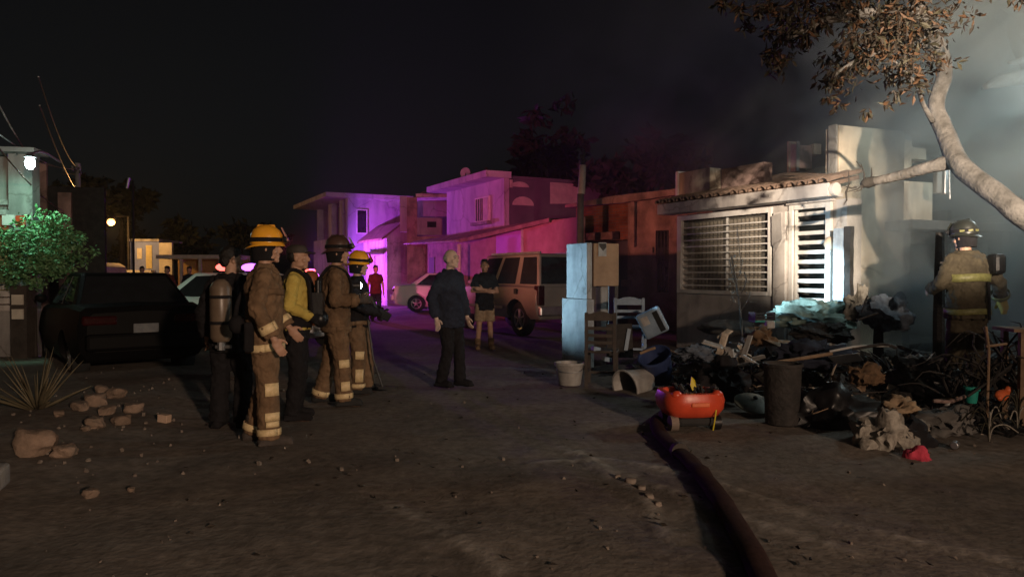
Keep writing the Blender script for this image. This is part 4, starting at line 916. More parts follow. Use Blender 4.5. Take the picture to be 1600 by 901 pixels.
def person(label, loc, face, H=1.75, J=None, wear=None, group=None, vox=.0075, lean=0, side=0, look=(0, 0), curl=(.5, .5), bulk=1.0, skin='skin', z0=0, eyes=False, sleeves='coat'):
    """face: compass the person faces, degrees from +x; J: joint overrides in a 1.75 m body, x right, y forward"""
    s = H/1.75; J = J or {}
    j = dict(hipR=(.085, 0, .90), hipL=(-.085, 0, .90), kneeR=(.105, .03, .49), kneeL=(-.105, .02, .49), ankR=(.11, -.02, .085), ankL=(-.11, -.03, .085),
             shR=(.175, 0, 1.41), shL=(-.175, 0, 1.41), elR=(.235, -.03, 1.13), elL=(-.235, -.03, 1.13), wrR=(.235, .06, .88), wrL=(-.235, .06, .88), neck=(0, -.005, 1.46), head=(0, .03, 1.625), toeR=None, toeL=None)
    def sh(p): p = V(p); t = max(0, p.z-.92); return V((p.x+side*t, p.y+lean*t, p.z))
    for k in ('shR', 'shL', 'neck', 'head'): j[k] = sh(j[k])
    for k in ('elR', 'elL', 'wrR', 'wrL'):
        if k not in J: j[k] = sh(j[k])
    j.update({k: V(v) for k, v in J.items()}); j = {k: (V(v)*s if v is not None else None) for k, v in j.items()}
    root_l = V((loc[0], loc[1], z0)); rz = R(face-90)
    HM = Matrix.Translation(j['head']) @ Matrix.Rotation(R(look[0]), 4, 'Z') @ Matrix.Rotation(R(look[1]), 4, 'X') @ Matrix.Scale(s, 4)
    trs = [(0, .0, .84, .15, .10), (0, 0, .94, .165, .115), (0, .0, 1.06, .145, .10), (0, .0, 1.2, .155, .108), (0, 0, 1.32, .175, .115), (0, -.005, 1.42, .165, .095), (0, -.005, 1.47, .07, .06)]
    def torso(mb, ix, iy, z_lo=None, z_hi=9):
        rs = []
        for cx, cy, z, rx, ry in trs:
            if (z_lo is None or z >= z_lo-.001) and z <= z_hi: c_ = sh((cx, cy, z)); rs.append((c_.x*s, c_.y*s, z*s, (rx*bulk+ix)*s, (ry*bulk+iy)*s))
        return mb.rings(rs, 22)
    b = MB(); torso(b, -.012, -.012)
    for e in 'RL':
        sg = 1 if e == 'R' else -1
        hp, kn, an = j['hip'+e], j['knee'+e], j['ank'+e]
        b.limb([hp, hp*.5+kn*.5, kn, kn*.62+an*.38+V((0, -.012, 0)), an], [.082*s, .072*s, .054*s, .053*s, .036*s])
        toe = j['toe'+e] or an+V((.02*sg, .15, -.055))*s
        b.limb([an+V((0, -.03, -.045))*s, toe], [.034*s, .028*s], 10)
        b.limb([j['sh'+e]-V((.02*sg, 0, .01))*s, j['el'+e], j['wr'+e]], [.052*s, .038*s, .026*s])
        dv = (j['wr'+e]-j['el'+e]).normalized()
        ac = V((-sg*.25, 1, 0)) if abs(dv.z) > .5 else V((0, 0, 1))
        hand(b, j['wr'+e], dv, ac, curl[0 if e == 'R' else 1], side=sg if abs(dv.z) > .5 else -sg, s=s)
    b.limb([j['neck']-V((0, .0, .03))*s, j['head']+V((0, -.02, -.07))*s], [.06*s, .052*s])
    i0 = len(b.v)
    b.ell((0, -.012, .028), (.075, .094, .096), nu=18, nv=12); b.ell((0, .018, -.035), (.060, .074, .082), nu=16, nv=10); b.ell((0, .070, -.100), (.030, .022, .020))
    b.tube([(0, .080, .022), (0, .108, -.026)], [.009, .017], 8); b.ell((0, .100, -.028), (.018, .016, .012)); b.ell((0, .077, .032), (.056, .016, .012))
    for sg in (-1, 1): b.ell((sg*.04, .060, -.03), (.024, .02, .022)); b.ell((sg*.077, -.008, -.008), (.011, .022, .034)); b.ell((sg*.045, .015, -.075), (.02, .05, .02))
    b.ell((0, .086, -.061), (.025, .010, .007)); b.ell((0, .084, -.075), (.022, .010, .008))
    xf(b, i0, HM)
    root = b.build('person', M[skin]); root.location = root_l; root.rotation_euler = (0, 0, rz)
    tag(root, label, 'person', group); remesh(root, vox, 2)
    if eyes:
        for sg in (-1, 1):
            e = MB(); e.ell((sg*.031, .079, .008), (.015, .009, .009)); xf(e, 0, HM); eo = e.build('eye', M['whitepl'], root, smooth=180)
            e = MB(); e.ell((sg*.031, .0845, .008), (.0075, .005, .0075)); xf(e, 0, HM); e.build('iris', M['hair'], eo, smooth=180)
            e = MB(); e.limb([(sg*.014, .092, .030), (sg*.034, .091, .037), (sg*.052, .078, .030)], [.005, .006, .004], 6); xf(e, 0, HM); e.build('eyebrow', M['hairg' if wear.get('hair') == 'hairg' else 'hair'], root, smooth=180)
    wd = wear or {}
    info = dict(root=root, j=j, s=s, HM=HM, sh=sh)
    cv = vox*1.4
    if 'trousers' in wd:
        m_, infl = wd['trousers'][:2]; zcut = wd['trousers'][2] if len(wd['trousers']) > 2 else .05
        q = MB(); rs = []
        for z, rx, ry in ((.80, .155, .105), (.92, .168, .118), (1.02, .155, .112)): c_ = sh((0, 0, z)); rs.append((c_.x*s, c_.y*s, z*s, (rx*bulk+infl*.7)*s, (ry*bulk+infl*.7)*s))
        q.rings(rs, 20)
        for e in 'RL':
            hp, kn, an = j['hip'+e], j['knee'+e], j['ank'+e]
            if zcut > .3:   # shorts
                f_ = .86; en = hp+(kn-hp)*f_; q.limb([hp, hp*.5+en*.5], [(.085+infl)*s, (.08+infl)*s]); q.tube([hp*.5+en*.5, en], [(.08+infl)*s, (.082+infl)*s], 14)
            else:
                q.limb([hp, hp*.5+kn*.5, kn, kn*.5+an*.5], [(.084+infl)*s, (.074+infl)*s, (.058+infl)*s, (.056+infl)*s]); q.tube([kn*.5+an*.5, an+V((0, 0, -.02))*s], [(.056+infl)*s, (.05+infl*1.1)*s], 14)
        o = q.build('trousers' if zcut < .3 else 'shorts', M[m_], root); remesh(o, cv, 3, disp=.02+infl*.25, nscale=.13)
    if 'boots' in wd:
        for e in 'RL':
            an = j['ank'+e]; sg = 1 if e == 'R' else -1; toe = j['toe'+e] or an+V((.02*sg, .15, -.05))*s
            q = MB(); q.tube([an+V((0, 0, .14))*s, an+V((0, -.005, 0))*s], [.062*s, .055*s], 12); q.limb([an+V((0, -.045, -.035))*s, an+V((0, .02, -.02))*s, V(toe)+V((0, 0, .012))*s], [.05*s, .052*s, .043*s], 12)
            i0 = len(q.v); q.box((an+V(toe))*.5*1.0+V((0, -.02*s, 0)), (.095*s, .28*s, .03*s))
            for i in range(i0, len(q.v)): q.v[i] = (q.v[i][0], q.v[i][1], .012*s if q.v[i][2] < ((an+V(toe))*.5).z else .04*s)
            o = q.build('boot', M[wd['boots']], root); remesh(o, .011, 2)
    if 'coat' in wd:
        c = wd['coat']; m_, infl, hem = c[0], c[1], c[2]; slv = c[3] if len(c) > 3 else 1.0
        rs = []
        prof = [(hem, .175+infl*.75, .125+infl*.75), (.96, .170+infl*.75, .122+infl*.7), (1.06, .150+infl, .108+infl), (1.2, .160+infl, .115+infl), (1.32, .180+infl*.8, .122+infl*.8), (1.41, .168+infl*.6, .102+infl*.6), (1.455, .11+infl*.4, .082+infl*.4), (1.50, .072+infl*.3, .068+infl*.3)]
        prof = [p for p in prof if p[0] >= hem-.001]
        q = MB()
        for z, rx, ry in prof: c_ = sh((0, 0, z)); rs.append((c_.x*s, c_.y*s, z*s, rx*bulk*s, ry*bulk*s))
        q.rings(rs, 24)
        for e in 'RL':
            sg = 1 if e == 'R' else -1
            a0, el, wr = j['sh'+e]-V((.03*sg, 0, .015))*s, j['el'+e], j['wr'+e]
            if slv >= 1: q.limb([a0, el, el*.5+wr*.5], [(.06+infl*.6)*s, (.045+infl*.7)*s, (.042+infl*.7)*s]); q.tube([el*.5+wr*.5, wr-(wr-el).normalized()*.01], [(.042+infl*.7)*s, (.036+infl*.75)*s], 14)
            else: en = a0+(el-a0)*slv; q.tube([a0, en], [(.06+infl*.6)*s, (.05+infl*.9)*s], 14); q.ell(a0, (.06+infl*.6)*s)
        nm = c[4] if len(c) > 4 else 'coat'
        o = q.build(nm, M[m_], root); remesh(o, cv, 3, disp=.018+infl*.45, nscale=.10)
        info['prof'] = prof; info['infl'] = infl
    return info
def band(info, z0, z1, m='refl', off=.014, name='reflective_band', th0=0, th1=360):
    """a tape round the coat between two heights"""
    s, prof, sh, root = info['s'], info['prof'], info['sh'], info['root']
    def at(z):
        for a, b in zip(prof, prof[1:]):
            if a[0] <= z <= b[0]: t = (z-a[0])/(b[0]-a[0]); return a[1]+(b[1]-a[1])*t, a[2]+(b[2]-a[2])*t
        return prof[0][1:]
    q = MB(); n = 30; full = th1-th0 >= 360; vs = []
    for z in (z0, (z0+z1)/2, z1):
        rx, ry = at(z); c_ = sh((0, 0, z))
        for i in range(n+1):
            th = R(th0+(th1-th0)*i/n); o_ = off + .004*noise.noise(V((th*3, z*9, 2))); vs.append(((c_.x+(rx+o_)*math.cos(th))*s, (c_.y+(ry+o_)*math.sin(th))*s, z*s+.006*math.sin(th*3)))
    q.add(vs, [(k*(n+1)+i, k*(n+1)+i+1, (k+1)*(n+1)+i+1, (k+1)*(n+1)+i) for k in (0, 1) for i in range(n)])
    o = q.build(name, M[m], root, smooth=180); so = o.modifiers.new('thick', 'SOLIDIFY'); so.thickness = .004
def lband(info, a, b, t0, t1, r, m='refl', name='reflective_band', arc=None):
    """a tape round a limb from joint a to joint b between parameters t0 and t1; arc: (mid vector, half angle)"""
    j, s, root = info['j'], info['s'], info['root']
    p0, p1 = j[a].lerp(j[b], t0), j[a].lerp(j[b], t1); ax = (p1-p0).normalized(); u = (V(arc[0]) - ax*V(arc[0]).dot(ax)).normalized() if arc else ax.orthogonal().normalized(); v = ax.cross(u)
    hw = R(arc[1]) if arc else math.pi; n = 16; vs = []
    for p in (p0, (p0+p1)/2, p1):
        for i in range(n+1):
            th = -hw+2*hw*i/n; vs.append(p+(u*math.cos(th)+v*math.sin(th))*(r*s+.003*noise.noise(V((th*2, p.z*9, 1)))))
    q = MB(); q.add(vs, [(k*(n+1)+i, k*(n+1)+i+1, (k+1)*(n+1)+i+1, (k+1)*(n+1)+i) for k in (0, 1) for i in range(n)])
    o = q.build(name, M[m], root, smooth=180); so = o.modifiers.new('thick', 'SOLIDIFY'); so.thickness = .004
def helmet(info, m, bandm='black', shieldm='redpl', goggles=True, marks=None):
    root, HM = info['root'], info['HM']
    q = MB(); q.rings([(0, -.01, .035, .108, .132), (0, -.01, .07, .108, .132), (0, -.01, .115, .104, .127), (0, -.012, .150, .088, .108), (0, -.014, .176, .062, .078), (0, -.014, .192, .032, .042), (0, -.014, .197, .008, .011)], 24)
    q.box((0, -.012, .146), (.018, .22, .10), taper=.6)
    xf(q, 0, HM); sh_ = q.build('helmet', M[m], root, smooth=50)
    q = MB(); vs = []; n = 28
    for rx, ryf, ryb, z in ((.104, .128, .128, .052), (.122, .148, .172, .028), (.124, .151, .176, .018), (.104, .128, .128, .036)):
        for i in range(n):
            th = 2*math.pi*i/n; y = math.sin(th); vs.append((rx*math.cos(th), -.01+(ryf if y > 0 else ryb)*y, z-(.03*max(0, -y)**2)))
    q.add(vs, [(k*n+i, k*n+(i+1) % n, ((k+1) % 4)*n+(i+1) % n, ((k+1) % 4)*n+i) for k in range(4) for i in range(n)])
    xf(q, 0, HM); q.build('brim', M[m], sh_, smooth=40)
    if goggles:
        q = MB(); q.rings([(0, -.01, .052, .114, .138), (0, -.01, .088, .112, .136)], 24); xf(q, 0, HM); q.build('goggle_strap', M[bandm], sh_, smooth=40)
        q = MB(); q.ell((0, .135, .075), (.085, .03, .034)); xf(q, 0, HM); q.build('goggles', M['glass'], sh_, smooth=180)
    q = MB(); q.box((0, .138, .118), (.10, .012, .12), (.45, 0, 0), taper=.6); xf(q, 0, HM); q.build('front_shield', M[shieldm], sh_)
    q = MB(); q.rings([(0, -.03, -.10, .085, .092), (0, -.03, .03, .092, .11)], 18); xf(q, 0, HM); q.build('neck_flap', M['black'], root, smooth=60)
    if marks:
        for th in (200, 235, 270, 305, 340):
            q = MB(); a = R(th); q.box((.109*math.cos(a), -.01+.134*math.sin(a), .066), (.045, .008, .022), (0, 0, a+math.pi/2)); xf(q, 0, HM); q.build('reflective_tab', M[marks], sh_)
def hair(info, m, kind='short'):
    root, HM = info['root'], info['HM']; q = MB()
    if kind == 'short':
        q.ell((0, -.022, .045), (.083, .098, .092), nu=18, nv=12); q.ell((0, .02, .085), (.07, .075, .045)); q.ell((0, -.07, -.02), (.066, .045, .06))
    else:
        q.ell((0, -.045, .012), (.081, .072, .07), nu=18, nv=12)
    xf(q, 0, HM); o = q.build('hair', M[m], root); remesh(o, .008, 1, disp=.012, nscale=.03)
def tankpack(info, m, tilt=0, valve=True):
    root, s, sh = info['root'], info['s'], info['sh']; c0 = sh((0, 0, 1.02))*s; y = -.26*s
    q = MB(); q.tube([(c0.x, y+c0.y*.0, .86*s), (c0.x, y, .90*s), (c0.x, y, 1.36*s), (c0.x, y, 1.41*s), (c0.x, y, 1.44*s)], [.07, .095, .095, .07, .03], 18)
    o = q.build('air_cylinder', M[m], root, smooth=50)
    q = MB(); q.tube([(c0.x, y, .78*s), (c0.x, y, .87*s)], .035, 10); q.tube([(c0.x-.05, y, .81*s), (c0.x+.09, y, .81*s)], .018, 8); q.build('valve', M['steel'], o)
    for z in (1.02, 1.26): q = MB(); q.tube([(c0.x, y, z*s), (c0.x, y, (z+.03)*s)], .099, 18); q.build('clamp_strap', M['black'], o)
    q = MB(); q.bx(c0.x-.13, c0.x+.13, y+.07, y+.13, .86*s, 1.38*s); q.build('back_plate', M['black'], root, bev=.03)
    for sg in (-1, 1): q = MB(); q.tube(curve([(sg*.09*s, y+.1, 1.36*s), (sg*.10*s, -.06*s, 1.475*s), (sg*.105*s, .10*s, 1.42*s), (sg*.12*s, .165*s, 1.25*s), (sg*.17*s, .10*s, 1.05*s)], 5), .022, 8, flat=.6); q.build('shoulder_strap', M['black'], root, smooth=180)

def gloves(info, m, sides='RL', curl=.6):
    j, s, root = info['j'], info['s'], info['root']
    for e in sides:
        sg = 1 if e == 'R' else -1; dv = (j['wr'+e]-j['el'+e]).normalized(); ac = V((-sg*.25, 1, 0)) if abs(dv.z) > .5 else V((0, 0, 1))
        q = MB(); hand(q, j['wr'+e]-dv*.006, dv, ac, curl, side=sg if abs(dv.z) > .5 else -sg, s=s*1.13); q.limb([j['wr'+e]-dv*.05, j['wr'+e]+dv*.01], [.046*s, .040*s])
        o = q.build('glove', M[m], root); remesh(o, .0075, 2)
def site(px, py_, d): return ((px-800)/F*d, d)
# 1 front firefighter, yellow helmet, facing right
i1 = person('firefighter in tan turnout gear with shiny yellow helmet, nearest of the crew', site(413, 0, 6.25), 18, 1.79, dict(kneeR=(.10, .02, .50), ankR=(.13, .03, .085), ankL=(-.13, -.10, .085), elR=(.30, -.06, 1.15), wrR=(.30, .07, .90), elL=(-.27, .04, 1.15), wrL=(-.22, .2, .95)),
            dict(trousers=('turnout', .036), boots='dkwood', coat=('turnout', .034, .76)), look=(-8, 0), bulk=1.04)
helmet(i1, 'helmy', shieldm='visor'); band(i1, .785, .845); lband(i1, 'elR', 'wrR', .55, .80, .074); lband(i1, 'elL', 'wrL', .6, .8, .074)
lband(i1, 'kneeR', 'ankR', -.05, .2, .100, arc=((1, .5, 0), 38)); lband(i1, 'kneeR', 'ankR', .52, .68, .100, arc=((1, .4, 0), 38)); lband(i1, 'kneeR', 'ankR', .69, .80, .099, arc=((1, .4, 0), 34)); lband(i1, 'kneeR', 'ankR', .84, .97, .098); lband(i1, 'kneeL', 'ankL', .84, .97, .098)
band(i1, 1.24, 1.29, m='turnoutd')
# radio mask hanging at his back side
q = MB(); q.ell((-.02, -.22, 1.02), (.09, .07, .08)); q.tube(curve([(-.02, -.24, 1.05), (-.1, -.2, 1.25), (-.05, -.05, 1.48)], 5), .02, 8); q.build('face_mask', M['black'], i1['root'], smooth=60)
q = MB(); q.bx(.15, .2, -.16, -.08, .8, 1.05); q.build('strap', M['black'], i1['root'], bev=.02)
# 2 man in black with air cylinder
i2 = person('man in black with tan air cylinder on his back, left end of the crew', site(360, 0, 6.9), 92, 1.70, dict(elR=(.27, .02, 1.12), wrR=(.25, .16, .92), elL=(-.27, -.02, 1.12), wrL=(-.26, .08, .88)), dict(trousers=('black', .034), boots='black', coat=('black', .036, .74)), look=(-48, -3), bulk=1.05)
hair(i2, 'hair'); tankpack(i2, 'tank')
# 3 man in yellow shirt and brown cap
i3 = person('man in yellow shirt and brown cap with dark trousers behind the nearest firefighter', site(462, 0, 7.3), 8, 1.73, dict(elR=(.25, -.03, 1.15), wrR=(.13, .17, 1.03), elL=(-.24, .0, 1.14), wrL=(-.06, .2, 1.03)), dict(trousers=('black', .03), boots='black', coat=('yellowc', .02, .9, 1, 'shirt')), look=(-6, 0))
q = MB(); q.rings([(0, -.015, .045, .088, .106), (0, -.015, .085, .088, .105), (0, -.018, .115, .07, .085), (0, -.02, .13, .03, .04)], 20); q.tube([(0, .08, .05), (0, .15, .045), (0, .165, .043)], [.07, .065, .03], 14, flat=.14, up=(0, 0, 1)); xf(q, 0, i3['HM']); q.build('cap', M['dkwood'], i3['root'], smooth=50)
hair(i3, 'hair', 'back')
for sg in (-1, 1): q = MB(); q.tube(curve([(sg*.09, -.14, 1.2), (sg*.09, -.05, 1.475), (sg*.1, .12, 1.40), (sg*.12, .16, 1.1), (sg*.13, .16, .98)], 5), .025, 8, flat=.5); q.build('brace_strap', M['black'], i3['root'], smooth=180)
q = MB(); q.bx(-.09, .10, .17, .27, 1.02, 1.26); q.ell((.02, .24, 1.0), (.10, .08, .09)); q.tube([(.05, .22, 1.22), (.05, .22, 1.38)], .03, 10); q.build('regulator_pack', M['blackpl'], i3['root'], smooth=50)
band(i3, .93, 1.06, m='black', off=.016, name='waist_harness'); gloves(i3, 'black')
# 4 firefighter in dark brown helmet
i4 = person('firefighter in dark brown helmet with hand lamp held at his chest', site(525, 0, 8.1), 12, 1.80, dict(kneeR=(.12, .06, .50), ankR=(.14, .08, .085), kneeL=(-.12, -.06, .50), ankL=(-.15, -.18, .085), elR=(.27, .0, 1.12), wrR=(.20, .24, 1.13), elL=(-.25, .03, 1.12), wrL=(-.12, .28, 1.12)),
            dict(trousers=('turnout', .036), boots='rubber', coat=('turnoutd', .036, .78)), look=(-12, 0), bulk=1.04, curl=(.9, .9))
helmet(i4, 'helmd', shieldm='whitepl'); band(i4, .80, .85, m='turnout'); tankpack(i4, 'orange_tank'); lband(i4, 'kneeR', 'ankR', .0, .2, .10, arc=((1, .3, 0), 35)); lband(i4, 'kneeR', 'ankR', .55, .78, .098, arc=((1, .3, 0), 30)); lband(i4, 'kneeR', 'ankR', .85, .98, .098); lband(i4, 'kneeL', 'ankL', .85, .98, .098)
lband(i4, 'elR', 'wrR', .6, .85, .076, m='turnout')
gloves(i4, 'dkwood', curl=.95)
# 5 firefighter with yellow helmet behind
i5 = person('firefighter in dark coat with yellow goggled helmet, far end of the crew', site(558, 0, 8.9), 2, 1.66, dict(elR=(.27, .05, 1.13), wrR=(.18, .30, 1.02), elL=(-.25, .05, 1.13), wrL=(-.12, .30, 1.02), ankR=(.12, .02, .085), ankL=(-.12, .10, .085), kneeL=(-.11, .10, .5)), dict(trousers=('turnout', .034), boots='rubber', coat=('black', .036, .85)), look=(-5, -4), curl=(1, 1))
helmet(i5, 'helmy'); lband(i5, 'kneeR', 'ankR', -.15, .1, .10, arc=((1, .4, 0), 35)); lband(i5, 'kneeR', 'ankR', .4, .8, .098, arc=((1, .4, 0), 32)); lband(i5, 'kneeR', 'ankR', .86, .98, .098); band(i5, .88, .93, m='turnout')
gloves(i5, 'black', curl=1.0)
# hand lamp
hl = thing('hand_lamp', 'small bright hand lamp held at the chest of the dark helmeted firefighter', 'hand lamp', P(558, 446, 8.28))
MB().tube([(-.12, 0, 0), (0, 0, 0), (.03, .008, 0)], [.028, .03, .042], 12).build('barrel', M['dkmetal'], hl, smooth=40); MB().tube([(.031, .008, 0), (.037, .01, 0)], .036, 12).build('lens', M['lensw'], hl)
hl.rotation_euler = (0, 0, .42)
# forcible entry tool held by the last firefighter
ft = thing('pry_bar', 'dark pry bar tool held low by the far firefighter', 'pry bar', P(592, 490, 8.8))
MB().tube([P(582, 470, 8.8)-ft.location, P(598, 500, 8.75)-ft.location], .022, 8).build('handle', M['dkmetal'], ft); MB().box(P(600, 492, 8.75)-ft.location, (.16, .05, .10), (0, .5, 0)).build('head', M['blackpl'], ft, bev=.015)
hx = thing('tool_pole', 'slim dark pole resting on the ground by the boots of the far firefighter', 'tool', P(598, 608, 8.7))
MB().tube([V((0, 0, .02)), P(583, 560, 8.75)-hx.location, P(575, 500, 8.8)-hx.location], .012, 8).build('shaft', M['dkmetal'], hx); MB().box((.06, 0, .02), (.22, .05, .03)).build('claw', M['dkmetal'], hx)
# 6 old man
i6 = person('bald old man in long navy jacket and black trousers standing in the street', site(703, 0, 9.4), -38, 1.755, dict(kneeR=(.09, .05, .5), ankR=(.10, -.06, .085), kneeL=(-.10, .06, .5), ankL=(-.11, .07, .085), elL=(-.28, -.04, 1.14), wrL=(-.285, .04, .88), elR=(.28, -.05, 1.14), wrR=(.28, .03, .88)),
            dict(trousers=('black', .022), boots='black', coat=('navy', .036, .76, 1, 'jacket'), hair='hairg'), look=(4, 2), bulk=1.08, skin='skinp', eyes=True)
hair(i6, 'hairg', 'back')
# 7 boy with crossed arms
i7 = person('boy in black shirt and khaki shorts with arms crossed before the silver vehicle', site(757, 0, 14.0), -82, 1.72, dict(elR=(.24, .06, 1.14), wrR=(-.03, .19, 1.13), elL=(-.24, .06, 1.12), wrL=(.05, .21, 1.17), ankR=(.13, -.02, .085), ankL=(-.13, -.02, .085)), dict(trousers=('khaki', .022, .5), boots='turnout', coat=('black', .036, .76, .72, 'shirt')), look=(-5, 8), eyes=True, bulk=.94)
hair(i7, 'hair')
# 8 far man in red
i8 = person('man in red shirt standing far off by the violet lit porch', site(587, 0, 22.5), -70, 1.70, None, dict(trousers=('black', .02), boots='black', coat=('redc', .025, .85, .6, 'shirt')), vox=.013, look=(10, 0)); hair(i8, 'hair')
# 9 firefighter in the smoke, seen from behind
i9 = person('firefighter seen from behind in khaki coat with lime bands, inside the smoke', site(1512, 0, 7.9), 98, 1.80, dict(elR=(.36, .0, 1.16), wrR=(.50, .12, .98), elL=(-.29, .02, 1.15), wrL=(-.24, .24, 1.08), ankR=(.14, -.02, .085), ankL=(-.14, .1, .085)), dict(trousers=('turnoutk', .04), boots='rubber', coat=('turnoutk', .042, .78)), look=(18, -4), bulk=1.1, z0=.16, lean=.05)
helmet(i9, 'helmk', shieldm='helmk', marks='refly'); band(i9, 1.17, 1.25, m='refly', name='lime_band', off=.032); band(i9, .83, .89, m='refly', name='lime_band', off=.032); lband(i9, 'elR', 'wrR', .62, .8, .09, m='refly', name='lime_band')
q = MB(); q.limb([i9['j']['wrR'], i9['j']['wrR']+V((.05, .02, -.09))], [.05, .05]); q.limb([i9['j']['wrR']+V((.05, .03, -.08)), i9['j']['wrR']+V((.06, .05, -.15))], [.03, .02]); q.limb([i9['j']['wrR']+V((.02, .06, -.04)), i9['j']['wrR']+V((.02, .1, -.10))], [.02, .016])
for k_ in range(3): q.limb([i9['j']['wrR']+V((.03+.02*k_, .0, -.09)), i9['j']['wrR']+V((.03+.022*k_, .02, -.16))], [.016, .013])
o = q.build('glove', M['yellowc'], i9['root']); remesh(o, .008, 2)
q = MB(); q.bx(.16, .30, -.20, -.05, 1.28, 1.5); q.build('shoulder_pack', M['blackpl'], i9['root'], bev=.04)
q = MB(); q.tube([(.09, -.185, 1.20), (.10, -.19, .80)], .016, 8); q.build('drag_strap', M['black'], i9['root'])
# small figures up the street beyond the black sedan
for k_, (px, d_, fc, col, lab) in enumerate(((222, 24, -60, 'black', 'onlooker in black far up the street beyond the black sedan'), (262, 23, -100, 'redc', 'onlooker in red shirt lit red beyond the black sedan'), (296, 24.5, -80, 'navy', 'onlooker in navy shirt near the patrol car up the street'))):
    ii = person(lab, site(px, 0, d_), fc, 1.68, None, dict(trousers=('black', .02), boots='black', coat=(col, .025, .85, 1, 'shirt')), vox=.014, group=None); hair(ii, 'hair')
# ================================================================== BURNT HEAP
def seg_t(x): # front edge of the heap: depth as a function of x
    pts = [(1.0, 10.2), (1.9, 9.3), (2.4, 8.2), (2.9, 7.2), (3.3, 6.5), (4.5, 6.25), (6, 6.2), (12, 6.0)]
    for a, b in zip(pts, pts[1:]):
        if a[0] <= x <= b[0]: return a[1]+(b[1]-a[1])*(x-a[0])/(b[0]-a[0])
    return 10.2 if x < 1 else 6.0
def hz(x, y):
    f = seg_t(x); t = (y-f)/3.4
    if t <= 0: return -.05
    e = min(1, t*1.5)*min(1, max(0, (x-1.4)/1.5)); e = e*e*(3-2*e)
    z = e*(.17+.13*noise.noise(V((x*.8, y*.8, 4))))*(1.0 if x < 5.2 else .8)
    return z + min(1, t*8)*(.07*noise.noise(V((x*2.6, y*2.6, 9)))+.05*noise.noise(V((x*6, y*6, 2)))+.03*noise.noise(V((x*14, y*14, 6))))+.01
hx_ = [1.2+.07*i for i in range(112)]; hy_ = [5.7+.07*i for i in range(92)]
m_ = MB(); m_.v = [(x, y, hz(x, y)) for y in hy_ for x in hx_]; w_ = len(hx_)
m_.f = [(q*w_+i, q*w_+i+1, (q+1)*w_+i+1, (q+1)*w_+i) for q in range(len(hy_)-1) for i in range(w_-1)]; m_.mi = [0]*len(m_.f)
tag(m_.build('debris_heap', M['ash'], smooth=180), 'black ash and charred rubble heaped in front of the houses', kind='stuff')
# uncountable fragments on the heap
rd = random.Random(5); fr = MB(); cnt = 0
while cnt < 3600:
    x = rd.uniform(1.8, 8); y = rd.uniform(6, 11.2); f = seg_t(x)
    if y < f+.1 or (x > 3.4 and (x-3.25)*.887+(y-14.5)*.461 > -1.0 and x < 5.2 and y > 10.6): continue
    cnt += 1; s_ = rd.choice((.03, .04, .05, .07, .10, .16)); fr.cur = rd.choice((0, 0, 0, 0, 0, 0, 1, 1, 2, 3, 4))
    z = hz(x, y)+s_*.18
    kd = rd.random()
    if kd < .55: fr.box((x, y, z), (s_*rd.uniform(.6, 2.6), s_*rd.uniform(.2, .6), s_*rd.uniform(.1, .3)), (rd.gauss(0, .5), rd.gauss(0, .5), rd.random()*6), taper=rd.uniform(.6, 1))
    elif kd < .93: leaf(fr, V((x, y, z)), V((rd.gauss(0, 1), rd.gauss(0, 1), rd.gauss(.3, .5))), s_*1.6, rd, .7)
    else: fr.tube([(x, y, z-.03), (x+rd.gauss(0, .12), y+rd.gauss(0, .12), z+rd.uniform(.0, .08)), (x+rd.gauss(0, .25), y+rd.gauss(0, .25), z+rd.uniform(-.02, .12))], [.008, .007, .004], 5)
for i in range(60):
    x = rd.uniform(2.2, 6.6); y = rd.uniform(6.6, 10.4)
    if y < seg_t(x)+.2: continue
    z = hz(x, y)+.03; a = rd.random()*6; p_ = [V((x, y, z))]
    for q_ in range(6): a += rd.gauss(0, 1.1); p_.append(p_[-1]+V((.13*math.cos(a), .13*math.sin(a), rd.gauss(.0, .035))))
    fr.cur = rd.choice((0, 0, 2, 3)); fr.tube(curve(p_, 3), .005, 4)
for i in range(70):                     # limp scraps of sheet
    x = rd.uniform(2.2, 6.8); y = rd.uniform(6.4, 10.2)
    if y < seg_t(x)+.1: continue
    s_ = rd.uniform(.05, .16); z = hz(x, y)+.03; a = rd.random()*6; vs = []
    for iy in range(4):
        for ix in range(4):
            u, v = (ix-1.5)*s_*.6, (iy-1.5)*s_*.45; vs.append((x+u*math.cos(a)-v*math.sin(a)+rd.gauss(0, .008), y+u*math.sin(a)+v*math.cos(a)+rd.gauss(0, .008), z+rd.gauss(0, .022)))
    fr.cur = rd.choice((0, 0, 1, 2, 4, 4)); fr.add(vs, [(k*4+i_, k*4+i_+1, (k+1)*4+i_+1, (k+1)*4+i_) for k in range(3) for i_ in range(3)])
fr.cur = 0
tag(fr.build('rubble', [M['char'], M['ash'], M['dkwood'], M['wood'], M['paper']]), 'splinters, twigs and scraps scattered over the burnt heap', kind='stuff')
def on(px, py, d): # point at that depth
    return P(px, py, d)
def put(name, label, cat, px, py, d, rz=0, group=None, dz=0):
    p = P(px, py, d); p.z += dz; return thing(name, label, cat, p, rz, group)
